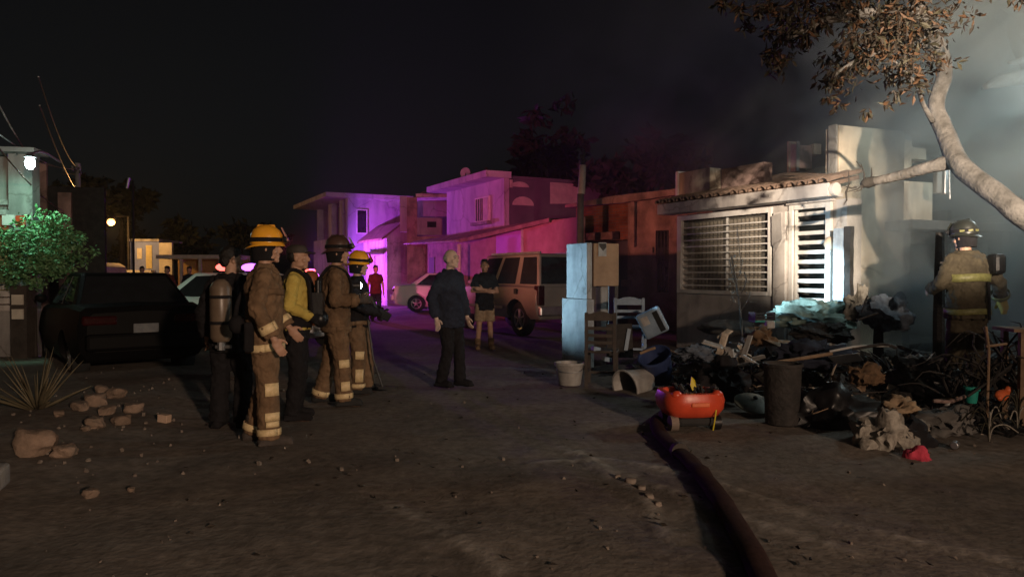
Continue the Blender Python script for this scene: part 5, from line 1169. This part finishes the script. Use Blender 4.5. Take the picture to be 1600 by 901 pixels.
def crumple(name, label, cat, px, py, d, size, m, seed, n=3, group=None, flat=.5, amp=.42):
    p = P(px, py, d); q = MB(); bm = bmesh.new(); bmesh.ops.create_icosphere(bm, subdivisions=4, radius=1); vs = []
    for v in bm.verts:
        c_ = v.co; kk = 1+amp*noise.noise(c_*1.4+V((seed, 0, 0)))+amp*.7*(1-2*abs(noise.noise(c_*3.1+V((0, seed, 0)))))*.6+amp*.3*noise.noise(c_*7+V((0, 0, seed)))
        vs.append(V((c_.x*size[0]*kk, c_.y*size[1]*kk, max(-1.2 if size[0] > .2 else -.4, c_.z*kk)*size[2])))
    fs = [tuple(v.index for v in f.verts) for f in bm.faces]; bm.free(); q.add(vs, fs)
    o = q.build(name, m if not isinstance(m, str) else M[m], smooth=70)
    if max(size) > .09:
        tz = bpy.data.textures.get('crumple') or bpy.data.textures.new('crumple', 'CLOUDS'); tz.noise_scale = .11; tz.noise_basis = 'VORONOI_F2_F1'; tz.noise_depth = 2
        d_ = o.modifiers.new('crumple', 'DISPLACE'); d_.texture = tz; d_.strength = .09 if max(size) > .2 else .05; d_.mid_level = .4; d_.texture_coords = 'LOCAL'; o.location = p; o.rotation_euler = (0, 0, seed)
    return tag(o, label, cat, group)
# chairs
def chair(label, px, py, d, rz, m, hgt=.92, w=.40, tilt=(0, 0), slats=3, group=None, tall_front=False):
    c = put('chair', label, 'chair', px, py, d, rz, group); c.rotation_euler = (tilt[0], tilt[1], rz)
    for sx in (-1, 1):
        MB().bx(sx*w/2-.02, sx*w/2+.02, -.2, -.16, 0, .44).build('leg', M[m], c)
        MB().bx(sx*w/2-.02, sx*w/2+.02, .16, .20, 0, hgt).build('leg', M[m], c)
        MB().bx(sx*w/2-.012, sx*w/2+.012, -.158, .158, .18, .21).build('side_rail', M[m], c)
    MB().bx(-w/2-.03, w/2+.03, -.22, .157, .442, .475).build('seat', M[m], c, bev=.01)
    b0 = MB(); n = 8
    top = [(-w/2+.022, hgt-.10)] + [(-w/2+.022+(w-.044)*i/n, hgt-.015+.03*math.sin(math.pi*i/n)*(1 if i not in (1, n-1) else .2)) for i in range(n+1)] + [(w/2-.022, hgt-.10)]
    b0.prism(top, .165, .19); b0.build('top_rail', M[m], c)
    for i in range(slats): MB().bx(-w/2+.022, w/2-.022, .168, .186, .56+i*.09, .60+i*.09).build('slat', M[m], c)
    MB().bx(-w/2+.022, w/2-.022, -.19, -.17, .14, .17).build('front_rail', M[m], c)
    return c
chair('blue lit chair with shaped top rail standing in the burnt heap', 984, 560, 10.5, R(-6), 'bluech', hgt=.86, w=.40, slats=2)
chair('dark wooden chair with tall posts in front of the meter post', 940, 603, 9.5, R(168), 'dkwood', hgt=.96, w=.36)
ps = put('panel_stand', 'dark upright picture panel leaning between the chairs', 'panel', 968, 530, 10.0, .1)
MB().box((0, 0, -.02), (.36, .03, .46), (-.15, 0, 0)).build('panel', M['char'], ps); MB().box((0.1, -.04, .0), (.05, .012, .3), (-.15, .2, 0)).build('torn_strip', M['bluech'], ps)
for k_, (px, py, wd_, hh) in enumerate(((931, 545, .10, .06), (948, 561, .1, .06))):
    o = MB().box((0, 0, 0), (wd_, .10, hh), (0, .2, .3)).build('carton', M['bluech'], bev=.01); o.location = P(px, py, 9.42); tag(o, ('small pale blue carton lying high on the dark wooden chair seat', 'small pale blue carton tucked under the dark wooden chair seat')[k_], 'carton')
bx_ = put('suitcase', 'blue lit tilted case with a pale window, right of the blue lit chair', 'case', 1019, 503, 10.0, -.3); bx_.rotation_euler = (.15, -.45, -.3)
MB().bx(-.17, .17, -.06, .06, -.19, .17).build('shell', M['bluech'], bx_, bev=.03); MB().bx(-.12, -.02, -.068, -.061, .0, .12).build('label_window', M['whitepl'], bx_); MB().bx(.06, .13, -.068, -.061, -.16, .13).build('dark_strip', M['blackpl'], bx_)
# buckets
def bucket(name, label, cat, px, py, d, r0, r1, hh, m, tilt=(0, 0, 0), rim=True, handle=False):
    c = put(name, label, cat, px, py, d); c.rotation_euler = tilt
    q = MB(); q.rings([(0, 0, .0, r0*.9, r0*.9), (0, 0, .012, r0, r0), (0, 0, hh, r1, r1), (0, 0, hh, r1-.008, r1-.008), (0, 0, .03, r0-.01, r0-.01)], 26); q.build('shell', M[m], c, smooth=45)
    if rim: q = MB(); q.rings([(0, 0, hh-.03, r1+.001, r1+.001), (0, 0, hh-.025, r1+.012, r1+.012), (0, 0, hh+.004, r1+.012, r1+.012), (0, 0, hh+.004, r1-.004, r1-.004)], 26, cap=False); q.build('rim', M[m], c, smooth=45)
    if handle: MB().tube(curve([(-r1-.01, 0, hh-.03), (-r1*.6, -r1*.9, hh-.1), (r1*.6, -r1*.9, hh-.1), (r1+.01, 0, hh-.03)], 5), .005, 6).build('handle', M['steel'], c)
    return c
bucket('bucket', 'squat white plastic tub at the foot of the meter post', 'bucket', 890, 601, 9.45, .145, .185, .29, 'whitepl', handle=True)
bucket('basin', 'translucent white bin tipped on its side right of the wooden chair', 'bin', 1012, 592, 9.2, .14, .21, .40, 'whitepl', (R(100), 0, R(-55)))
bucket('tub', 'dark blue plastic tub tipped among the rubble beside the white bin', 'tub', 1034, 592, 9.3, .15, .2, .38, 'bluepl', (R(25), R(-22), 0))
bucket('barrel', 'charred black plastic barrel standing in the middle of the heap', 'barrel', 1222, 662, 7.0, .155, .175, .58, 'char')
crumple('trash_bag', 'shiny black plastic sack beside the black barrel', 'bag', 1296, 650, 7.0, (.34, .26, .26), 'blackpl', 3.3, amp=.6)
lid = put('pot_lid', 'round grey green pan lid lying beside the black barrel', 'lid', 1178, 632, 7.5); lid.rotation_euler = (.35, .1, 0)
q = MB(); q.rings([(0, 0, 0, .20, .20), (0, 0, .02, .205, .205), (0, 0, .05, .16, .16), (0, 0, .07, .05, .05)], 24); q.build('dome', mat('enamel', (.12, .14, .12), (.06, .07, .06), rough=.4), lid, smooth=40); MB().ell((0, 0, .085), (.025, .025, .018)).build('knob', M['blackpl'], lid)
# red toy cart
rc_ = put('toy_cart', 'red plastic toy cart full of scorched scraps beside the fire hose', 'toy cart', 1077, 667, 6.85, .12)
q = MB(); n = 30
def orr(rx, ry, z): return [(rx*math.copysign(abs(math.cos(2*math.pi*i/n))**.6, math.cos(2*math.pi*i/n)), ry*math.copysign(abs(math.sin(2*math.pi*i/n))**.6, math.sin(2*math.pi*i/n)), z) for i in range(n)]
lv = [orr(.17, .15, .11), orr(.24, .22, .135), orr(.285, .262, .20), orr(.295, .272, .28), orr(.275, .252, .345), orr(.23, .208, .35), orr(.205, .185, .25), orr(.18, .16, .2)]
q.add([p for l in lv for p in l], [(k*n+i, k*n+(i+1) % n, (k+1)*n+(i+1) % n, (k+1)*n+i) for k in range(7) for i in range(n)] + [tuple(range(n-1, -1, -1)), tuple(7*n+i for i in range(n))])
q.build('tub', M['redpl'], rc_, smooth=50)
MB().bx(-.08, .09, -.283, -.25, .235, .275).build('front_panel', mat('orange_grille', (.7, .16, .06), (.5, .1, .04), rough=.4), rc_, bev=.01)
for sx in (-1, 1): MB().ell((sx*.19, -.19, .335), (.05, .045, .04)).build('headlight', M['redpl'], rc_, smooth=180)
for sx, sy in ((-1, -1), (1, -1), (-1, 1), (1, 1)):
    wv = MB(); wv.tube([(sx*.20-.035, sy*.13, .07), (sx*.20+.035, sy*.13, .07)], .07, 18); wo_ = wv.build('wheel', mat('dusty_plastic', (.22, .17, .14), (.13, .1, .08), rough=.8) if (sx, sy) == (-1, -1) else M['blackpl'], rc_, smooth=40)
sp_ = MB(); rd = random.Random(9)
for i in range(40): sp_.box((rd.gauss(0, .09), rd.gauss(0, .09), .30+rd.random()*.09), (rd.uniform(.03, .12), .03, .02), (rd.random()*3, rd.random()*3, rd.random()*6))
tag(sp_.build('contents', [M['char']], rc_), kind='stuff')
MB().bx(-.17, .17, -.2, .18, .045, .125).build('undertray', M['rubber'], rc_, bev=.03)
yl = MB(); yl.add([(0, 0, 0), (.035, 0, .03), (.02, -.005, .10), (-.01, 0, .13), (-.02, 0, .05), (0, .012, 0), (.035, .012, .03), (.02, .007, .10), (-.01, .012, .13), (-.02, .012, .05)], [(0, 1, 2, 3, 4), (9, 8, 7, 6, 5)] + [(i, (i+1) % 5, (i+1) % 5+5, i+5) for i in range(5)])
o = yl.build('plastic_flap', M['yellowpl']); o.location = P(1082, 610, 6.75); tag(o, 'yellow plastic flap sticking up out of the red toy cart', 'plastic piece')
o = MB().tube(curve([P(1119, 640, 6.62), P(1117, 655, 6.6), P(1114, 672, 6.6)], 4), .007, 6).build('strap', M['yellowpl']); tag(o, 'thin yellow strap hanging from the side of the red toy cart', 'strap')
# mattress on the sill, tarp
crumple('tarp', 'crumpled pale green tarp heaped at the slatted door', 'tarp', 1276, 494, 10.9, (.50, .25, .20), 'tarp', .0, amp=.75)
crumple('tarp', 'dusky grey sheet bundle lower in front of the green tarp', 'tarp', 1290, 520, 10.4, (.36, .2, .12), 'ash', .15, amp=.8)
crumple('mattress_scrap', 'pale scrap of bedding with painted blue lamplight beside the charred door in the smoke', 'bedding', 1390, 490, 9.6, (.30, .18, .19), 'bluecl', .3, amp=.9)
crumple('bedding', 'small grey blue bundle right of the blue lit bedding', 'bedding', 1345, 488, 9.8, (.14, .14, .24), 'cloth1', 1.2, amp=.9)
crumple('shade_mound', 'smooth grey mound in place of a shadow beneath the barred window', 'mound', 1140, 512, 12.4, (.5, .25, .15), mat('shade_grey', (.12, .12, .12), (.07, .07, .07), rough=.95), 0, amp=.12)  # added mound stands where the wall only carries a shadow
crumple('rag_pile', 'pile of pale rags at the front edge of the heap', 'rags', 1385, 695, 6.15, (.26, .2, .24), 'cloth1', 1.3, amp=.6)
crumple('rag', 'small pale rag standing left of the larger rag pile', 'rags', 1349, 690, 6.1, (.08, .07, .16), 'cloth1', 2.1, amp=.6)
crumple('dark_garment', 'black garment draped behind the crimson rag', 'garment', 1425, 692, 6.2, (.2, .15, .17), 'black', .7, amp=.5)
crumple('shirt_sleeve', 'pale sleeve curling over the black garment', 'garment', 1436, 668, 6.3, (.10, .08, .07), 'cloth1', 2.7, amp=.5)
crumple('crimson_rag', 'crimson rag lying at the front edge of the heap', 'rags', 1432, 721, 5.75, (.12, .09, .13), 'cloth2', 1.9, amp=.4)
can = put('can', 'small shiny drink can lying right of the rags', 'can', 1492, 700, 6.0, .9); MB().tube([(-.05, 0, .03), (-.045, 0, .03), (.045, 0, .03), (.05, 0, .03)], [.024, .03, .03, .024], 16).build('can_body', M['steel'], can, smooth=40)
bucket('cup', 'teal plastic beaker in the right part of the heap', 'cup', 1517, 629, 7.0, .05, .06, .15, 'teal', (0, .06, 0))
oo = put('toy', 'bright orange plastic toy animal lying at the right of the heap', 'toy', 1566, 622, 6.9, .3)
q = MB(); q.ell((0, 0, .03), (.09, .05, .055)); q.ell((.075, 0, .075), (.04, .035, .04)); q.ell((-.05, -.02, .01), (.04, .03, .03)); ob = q.build('toy_body', M['orangepl'], oo); remesh(ob, .008, 3)
bn = put('toy_part', 'curved white plastic piece with pink arm in the heap', 'plastic piece', 1478, 640, 6.9)
MB().tube(curve([(.02, 0, .07), (0, 0, .03), (-.03, 0, -.03)], 5), lerpl([.02, .022, .012], 11), 8, flat=.5).build('white_hook', M['whitepl'], bn, smooth=180); MB().tube(curve([(.18, 0, .13), (.05, 0, .08), (-.12, 0, .085)], 5), .018, 8).build('pink_arm', M['pinkw'], bn, smooth=180)
crumple('ball', 'small dull yellow ball of cloth in the heap', 'rags', 1424, 620, 7.0, (.05, .05, .06), 'yellowc', .2, amp=.3)
for k_, (px, py, s_, l_) in enumerate(((1342, 612, .06, 'pale folded shoe scrap at the heap right of the black sack'), (1372, 612, .07, 'whitish paper scrap in the heap nearest the yellow cloth ball on the left'), (1381, 565, .07, 'light blue plastic scrap on top of the heap behind the sack'), (1395, 640, .045, 'small white flake low in the heap above the rags'), (1520, 640, .05, 'tan lump of cloth beneath the teal beaker'))):
    crumple('scrap', l_, 'scrap', px, py+4, 7.0 if py > 600 else 7.6, (s_, s_*.7, s_*.8), ('paper', 'paper', 'bluech', 'whitepl', 'paper')[k_], k_*1.1, amp=.6)
for k_, (nm, px, py, d_, sz, m_, l_) in enumerate((
    ('rag', 1092, 552, 8.9, (.22, .15, .10), 'bluecl', 'grey blue rag lying left of the pale broken boards'),
    ('sack', 1130, 592, 8.2, (.30, .22, .20), 'black', 'slumped black sack behind the red toy cart'),
    ('rag', 1188, 530, 9.4, (.20, .15, .16), 'turnoutd', 'rust brown rag heap below the door pier'),
    ('blanket', 1262, 556, 8.6, (.36, .25, .16), 'navy', 'dark navy blanket bunched behind the black barrel'),
    ('rag', 1352, 590, 7.6, (.18, .14, .12), 'turnoutd', 'dull brown cloth lying behind the black sack beside the barrel'),
    ('sack', 1440, 592, 7.8, (.30, .22, .22), 'blackpl', 'glossy black sack slumped in front of the charred post'),
    ('rag', 1408, 640, 6.8, (.16, .12, .10), 'khaki', 'sandy coloured cloth lying above the pale rag pile'),
    ('blanket', 1480, 660, 6.6, (.28, .18, .12), 'concd', 'sooty grey blanket at the front edge, right of the black garment'))):
    crumple(nm, l_, 'cloth' if nm != 'sack' else 'sack', px, py, d_, sz, m_, k_*.9+.4, amp=.7)
for k_, (px, py, d_, sz, rz_, m_, l_) in enumerate((
    (1232, 538, 9.2, (.55, .34, .012), (.25, .1, .4), 'wood', 'flat brown cardboard sheet lying below the green tarp'),
    (1322, 560, 8.2, (.5, .3, .008), (-.2, .25, 1.0), 'steel', 'bent grey metal sheet lying on the heap behind the black sack'),
    (1075, 575, 8.8, (.42, .12, .03), (.1, -.3, .5), 'dkwood', 'dark plank leaning right of the blue tub'),
    (1450, 560, 8.6, (.9, .1, .03), (.05, .35, .3), 'char', 'long charred plank leaning in the smoke filled carport mouth'))):
    o = MB().box((0, 0, 0), sz).build('scrap_sheet', M[m_], bev=.004); o.location = P(px, py, d_); o.rotation_euler = rz_; tag(o, l_, 'scrap sheet')
# pale broken boards in the middle of the heap
rd = random.Random(14)
for i in range(22):
    px = 1150+rd.gauss(0, 24); py = 549+rd.gauss(0, 11)
    o = MB().box((0, 0, 0), (rd.uniform(.10, .32), rd.uniform(.05, .10), .02), None, taper=rd.uniform(.7, 1)).build('broken_board', M[rd.choice(('paper', 'cloth1', 'whitepl', 'whitepl'))]); o.location = P(px, py, 8.9+rd.uniform(-.4, .4)); o.rotation_euler = (rd.gauss(0, .5), rd.gauss(0, .6), rd.random()*6)
    tag(o, 'pale splintered board piece in the bright pile below the barred window', 'board', 'pale broken boards in the heap')
for pts, r, m_, lab in ((((1192, 569), (1250, 560), (1300, 552)), .02, 'wood', 'long pale stick lying across the heap above the black barrel'), (((1296, 549), (1340, 541), (1392, 540)), .014, 'whitepl', 'thin bright stick continuing to the right across the heap'), (((1330, 545), (1380, 538), (1400, 543)), .02, 'char', 'charred curved stick beside the thin bright stick'),
                          (((1000, 552), (1012, 547), (1024, 543)), .018, 'wood', 'short yellowish stick above the blue tub'), (((1340, 500), (1356, 494), (1372, 489)), .012, 'char', 'charred stick poking out by the blue lit bedding'), (((1346, 488), (1352, 470), (1356, 462)), .010, 'char', 'upright charred stick by the charred door'),
                          (((1462, 625), (1490, 622), (1530, 614)), .012, 'wood', 'thin grey stick left of the teal beaker')):
    dd_ = 9.0 if pts[0][1] < 600 and pts[0][0] > 1100 else 9.0 if pts[0][1] < 600 else 7.1
    if pts[0][1] > 535 and pts[0][0] > 1150 and pts[0][1] < 600: dd_ = 8.0
    tag(MB().tube(curve([P(x, y, dd_) for x, y in pts], 4), r, 7).build('stick', M[m_]), lab, 'stick')
o = MB().box((0, 0, 0), (.12, .10, .11)).build('white_cup', M['whitepl'], bev=.02); o.location = P(1203, 507, 10.2); tag(o, 'small white cup standing below the door pier', 'cup')
cr_ = put('plastic_crate', 'small dark green crate under the window sill', 'crate', 1190, 496, 10.6, .2)
MB().bx(-.16, .16, -.1, .1, -.06, -.04).build('crate_base', M['teal'], cr_)
for z in (-.03, .01, .05): MB().bx(-.16, .16, -.1, -.085, z, z+.022).build('slat', M['dkmetal'], cr_)
for x in (-.15, .14): MB().bx(x, x+.02, -.098, .1, -.038, .08).build('side', M['dkmetal'], cr_)
# wooden table at the right edge
tb = put('work_table', 'rough ochre wooden table standing at the right edge of the heap', 'table', 1592, 622, 6.9, -.1)
zt = P(0, 512, 6.9).z-P(0, 622, 6.9).z
for i in range(3): MB().bx(-.14, .75, -.16+i*.125, -.045+i*.125, zt-.03, zt).build('plank', M['wood'], tb)
for x, y in ((-.06, -.13), (.6, -.13), (-.06, .16), (.6, .16)): MB().bx(x, x+.05, y, y+.05, -.6, zt-.033).build('leg', M['wood'], tb)
MB().bx(-.05, .64, -.12, -.10, zt-.12, zt-.034).build('apron', M['wood'], tb)
st_ = put('stake', 'thin pale stake standing in front of the smoke firefighter', 'stake', 1543, 600, 6.6); MB().tube([(0, 0, -.3), (.01, 0, .30), (-.02, 0, .52)], .012, 7).build('shaft', M['wood'], st_); MB().tube([(-.02, 0, .34), (.2, .05, .36)], .012, 7).build('side_branch', M['wood'], st_)
# dry weed stalks
for k_, (px, py, l_) in enumerate(((1545, 690, 'bent dry weed stalks below the teal beaker'), (1590, 668, 'dark dry weed clump at the right edge of the heap'))):
    w_ = put('weed', l_, 'weed', px, py, 6.2); rd = random.Random(k_+2)
    for i in range(9):
        a = rd.uniform(0, 6.28); r_ = rd.uniform(.06, .16); hh = rd.uniform(.14, .34)
        MB().tube(curve([(0, 0, 0), (r_*.2*math.cos(a), r_*.2*math.sin(a), hh*.8), (r_*.8*math.cos(a), r_*.8*math.sin(a), hh), (r_*1.4*math.cos(a), r_*1.4*math.sin(a), hh*.6)], 4), .006, 5).build('stalk', M['cloth1' if i < 3 else 'leafo'], w_, smooth=180)
# charred posts near the wall
for px, py, d_, hh, l_ in ((1466, 580, 9.0, 1.7, 'charred upright post left of the smoke firefighter'), (1372, 560, 9.6, .55, 'short charred post before the cream wall')):
    c_ = put('charred_post', l_, 'post', px, py, d_); pts = [V((.02*noise.noise(V((i, px, 0))), 0, hh*i/6)) for i in range(7)]
    MB().tube(pts, lerpl([.07, .065, .05], 7), 8).build('shaft', M['char'], c_); MB().tube([(0, 0, hh*.6), (.12, -.05, hh*.72)], .02, 6).build('splinter', M['char'], c_)
for k_, (px, py, d_, l_) in enumerate(((1500, 640, 7.2, 'tangle of charred stems hiding the legs of the smoke firefighter'), (1565, 600, 7.0, 'tangle of charred stems under the ochre table'))):
    cc_ = put('charred_bush', l_, 'shrub', px, py, d_); rd = random.Random(90+k_)
    for i in range(24):
        a = rd.uniform(0, 6.28); e = rd.uniform(.1, .55); hh = rd.uniform(.2, .62)
        MB().tube(curve([(rd.gauss(0, .2), rd.gauss(0, .12), -.1), (e*.4*math.cos(a)+rd.gauss(0, .08), e*.3*math.sin(a), hh*.5), (e*.8*math.cos(a)+rd.gauss(0, .1), e*.5*math.sin(a), hh*.9), (e*1.2*math.cos(a), e*.6*math.sin(a), hh*rd.uniform(.55, 1))], 3), lerpl([.014, .010, .003], 10), 5).build('stem', M['char'], cc_)
cs_ = put('charred_bush', 'low charred shrub stems in front of the smoke filled doorway', 'shrub', 1400, 600, 8.2); rd = random.Random(77)
for i in range(26):
    a = rd.uniform(0, 6.28); e = rd.uniform(.1, .5); hh = rd.uniform(.2, .45)
    MB().tube([(rd.gauss(0, .1), rd.gauss(0, .1), 0), (e*.5*math.cos(a), e*.5*math.sin(a), hh*.7), (e*math.cos(a), e*math.sin(a), hh)], [.012, .009, .003], 5).build('stem', M['char'], cs_)

# ================================================================== HOSE
hp_ = [(1040, 652), (1027, 664), (1030, 682), (1052, 705), (1083, 733), (1113, 775), (1140, 820), (1165, 868), (1195, 930), (1235, 1010)]
q = MB(); pts = curve([Gd(x, y)+V((0, 0, .045)) for x, y in hp_], 8); n = 14; vs = []
for i, p in enumerate(pts):
    t_ = (pts[min(i+1, len(pts)-1)]-pts[max(i-1, 0)]).normalized(); a = V((t_.y, -t_.x, 0)).normalized(); g_ = gz(p.x, p.y)
    for k_ in range(n):
        th = 2*math.pi*k_/n; vs.append(V((p.x, p.y, g_+.044)) + a*.066*math.cos(th) + V((0, 0, .036*math.sin(th))))
q.add(vs, [(i*n+k_, i*n+(k_+1) % n, (i+1)*n+(k_+1) % n, (i+1)*n+k_) for i in range(len(pts)-1) for k_ in range(n)] + [tuple(range(n)), tuple((len(pts)-1)*n+k_ for k_ in range(n))])
hs_ = thing('fire_hose', 'thick dark maroon fire hose snaking from the red cart toward the viewer', 'hose', (0, 0, 0))
q.build('hose_body', mat('hose_jacket', (.05, .026, .023), (.03, .016, .014), scale=30, spec=.08, rough=.9, bump=.5, bscale=140, dist=.004), hs_, smooth=180)
p = Gd(1048, 700); MB().tube([pts[26]+V((0, 0, .0)), pts[27]+V((0, 0, .0))], .069, 16).build('coupling', M['dkwood'], hs_, smooth=40)
# ================================================================== STONES ON THE LEFT VERGE
blk = tag(rock(MB(), (0, 0, 0), (.17, .12, .13), 4, 1.0).build('stone', M['stone'], smooth=30), 'large angular pale block lying nearest on the left verge', 'stone')
p = Gd(55, 724); blk.location = (p.x, p.y, gz(p.x, p.y)+.10); blk.rotation_euler = (.1, .1, .3)
for k_, (px, py, r_, l_) in enumerate(((101, 712, .10, 'rounded stone just right of the large angular block'), (40, 700, .05, 'small stone behind the large angular block'), (70, 698, .05, 'small stone between the block and the rounded stone'), (190, 664, .09, 'oval stone at the front of the rubble pile'), (92, 658, .06, 'small stone left of the rubble pile'),
                                 (150, 640, .13, 'ochre stone topping the rubble pile'), (168, 650, .09, 'squarish stone in the rubble pile beside the ochre stone'), (125, 648, .09, 'leaning stone at the left of the rubble pile'), (182, 628, .11, 'grey stone at the back of the rubble pile'), (160, 622, .10, 'flat stone at the rear top of the rubble pile'), (210, 646, .10, 'broad flat stone at the right of the rubble pile'), (150, 672, .10, 'long low stone at the foot of the rubble pile'),
                                 (134, 677, .05, 'little yellowish stone at the foot of the pile'), (140, 762, .06, 'lone small stone on the dirt in front'), (204, 752, .035, 'tiny pale stone right of the lone small stone'))):
    o = rock(MB(), (0, 0, 0), (r_*1.0, r_*.8, r_*.75), k_+7, .8, 2 if r_ < .06 else 3).build('stone', M['stone'], smooth=35); p = Gd(px, py, .06)
    o.location = (p.x, p.y, gz(p.x, p.y)+r_*.42); o.rotation_euler = (0, 0, k_*1.3); tag(o, l_, 'stone')
o = MB().box((0, 0, 0), (.105, .07, .075)).build('half_brick', mat('pale_brick', (.5, .36, .27), (.4, .28, .2), scale=8), bev=.005); p = Gd(257, 659, .05); o.location = (p.x, p.y, gz(p.x, p.y)+.035); o.rotation_euler = (0, .06, -.25); tag(o, 'pale broken half brick lying right of the rubble pile', 'brick')
for k_, (px, py, r_) in enumerate(((985, 760, .045), (1002, 770, .035), (1015, 785, .03), (1028, 796, .028), (965, 752, .025))):
    o = rock(MB(), (0, 0, 0), (r_, r_*.8, r_), k_+40, .7, 2).build('clod', M['gravel'], smooth=35); p = Gd(px, py); o.location = (p.x, p.y, gz(p.x, p.y)+r_*.3); tag(o, 'dry earth clod on the scuffed ridge left of the hose', 'clod', 'earth clods along the ridge')

# ================================================================== SMOKE
m = bpy.data.materials.new('smoke_volume'); m.use_nodes = True; n = m.node_tree.nodes; L = m.node_tree.links; n.clear()
out = n.new('ShaderNodeOutputMaterial'); pv_ = n.new('ShaderNodeVolumePrincipled'); tc = n.new('ShaderNodeTexCoord')
pv_.inputs['Color'].default_value = (.40, .45, .45, 1); pv_.inputs['Anisotropy'].default_value = .1
sx = n.new('ShaderNodeSeparateXYZ'); L.new(tc.outputs['Object'], sx.inputs[0])
nz = n.new('ShaderNodeTexNoise'); nz.inputs['Scale'].default_value = .62; nz.inputs['Detail'].default_value = 3; nz.inputs['Roughness'].default_value = .55; nz.inputs['Distortion'].default_value = .6
L.new(tc.outputs['Object'], nz.inputs['Vector'])
def mr(src, a, b, c=0.0, d=1.0):
    r = n.new('ShaderNodeMapRange'); r.interpolation_type = 'SMOOTHSTEP'; L.new(src, r.inputs[0])
    for i, v in zip((1, 2, 3, 4), (a, b, c, d)): r.inputs[i].default_value = v
    return r.outputs[0]
def mul(a, b):
    x = n.new('ShaderNodeMath'); x.operation = 'MULTIPLY'; L.new(a, x.inputs[0])
    if isinstance(b, float): x.inputs[1].default_value = b
    else: L.new(b, x.inputs[1])
    return x.outputs[0]
dn = mr(nz.outputs[0], .41, .62)
sk_ = n.new('ShaderNodeMath'); sk_.operation = 'MULTIPLY_ADD'; L.new(sx.outputs[2], sk_.inputs[0]); sk_.inputs[1].default_value = .35; L.new(sx.outputs[0], sk_.inputs[2])
near = mul(mr(sk_.outputs[0], 5.1, 6.9), mr(sx.outputs[1], 14.5, 12))
back = mul(mul(mr(sx.outputs[0], 2.0, 4.5), mr(sx.outputs[1], 14.0, 16.5)), mul(mr(sx.outputs[1], 21, 19), .08))
ad = n.new('ShaderNodeMath'); ad.operation = 'ADD'; L.new(near, ad.inputs[0]); L.new(back, ad.inputs[1])
high = mul(mul(mr(sx.outputs[0], -.5, 3.0), mr(sx.outputs[2], 2.9, 4.4)), .055)
ad2 = n.new('ShaderNodeMath'); ad2.operation = 'ADD'; L.new(ad.outputs[0], ad2.inputs[0]); L.new(high, ad2.inputs[1]); ad = ad2
dn = mul(dn, ad.outputs[0]); dn = mul(dn, mr(sx.outputs[2], 8.0, 4.5)); dn = mul(dn, mr(sx.outputs[1], 5.7, 6.9)); dn = mul(dn, mr(sx.outputs[2], .2, .8)); dn = mul(dn, mr(sx.outputs[0], 13.5, 10.5))
dn = mul(mul(dn, .95), mr(sx.outputs[2], 2.8, 1.6, 1.0, 2.8))
L.new(dn, pv_.inputs['Density']); L.new(pv_.outputs[0], out.inputs['Volume'])
sm_ = MB(); sm_.bx(-1.5, 13.8, 5.7, 21, .15, 8.2)
tag(sm_.build('smoke', m), 'drifting pale smoke around the burnt house and tree', kind='stuff')

# ================================================================== HAZE
m = bpy.data.materials.new('haze_volume'); m.use_nodes = True; n = m.node_tree.nodes; L = m.node_tree.links; n.clear()
out = n.new('ShaderNodeOutputMaterial'); pv_ = n.new('ShaderNodeVolumePrincipled'); pv_.inputs['Color'].default_value = (.6, .58, .56, 1)
pv_.inputs['Density'].default_value = .0011; pv_.inputs['Anisotropy'].default_value = .35; L.new(pv_.outputs[0], out.inputs['Volume'])
hzb = MB(); hzb.bx(-900, 900, -80, 2200, -1.2, 16)
tag(hzb.build('haze', m), 'thin smoky night haze over the street', kind='stuff')
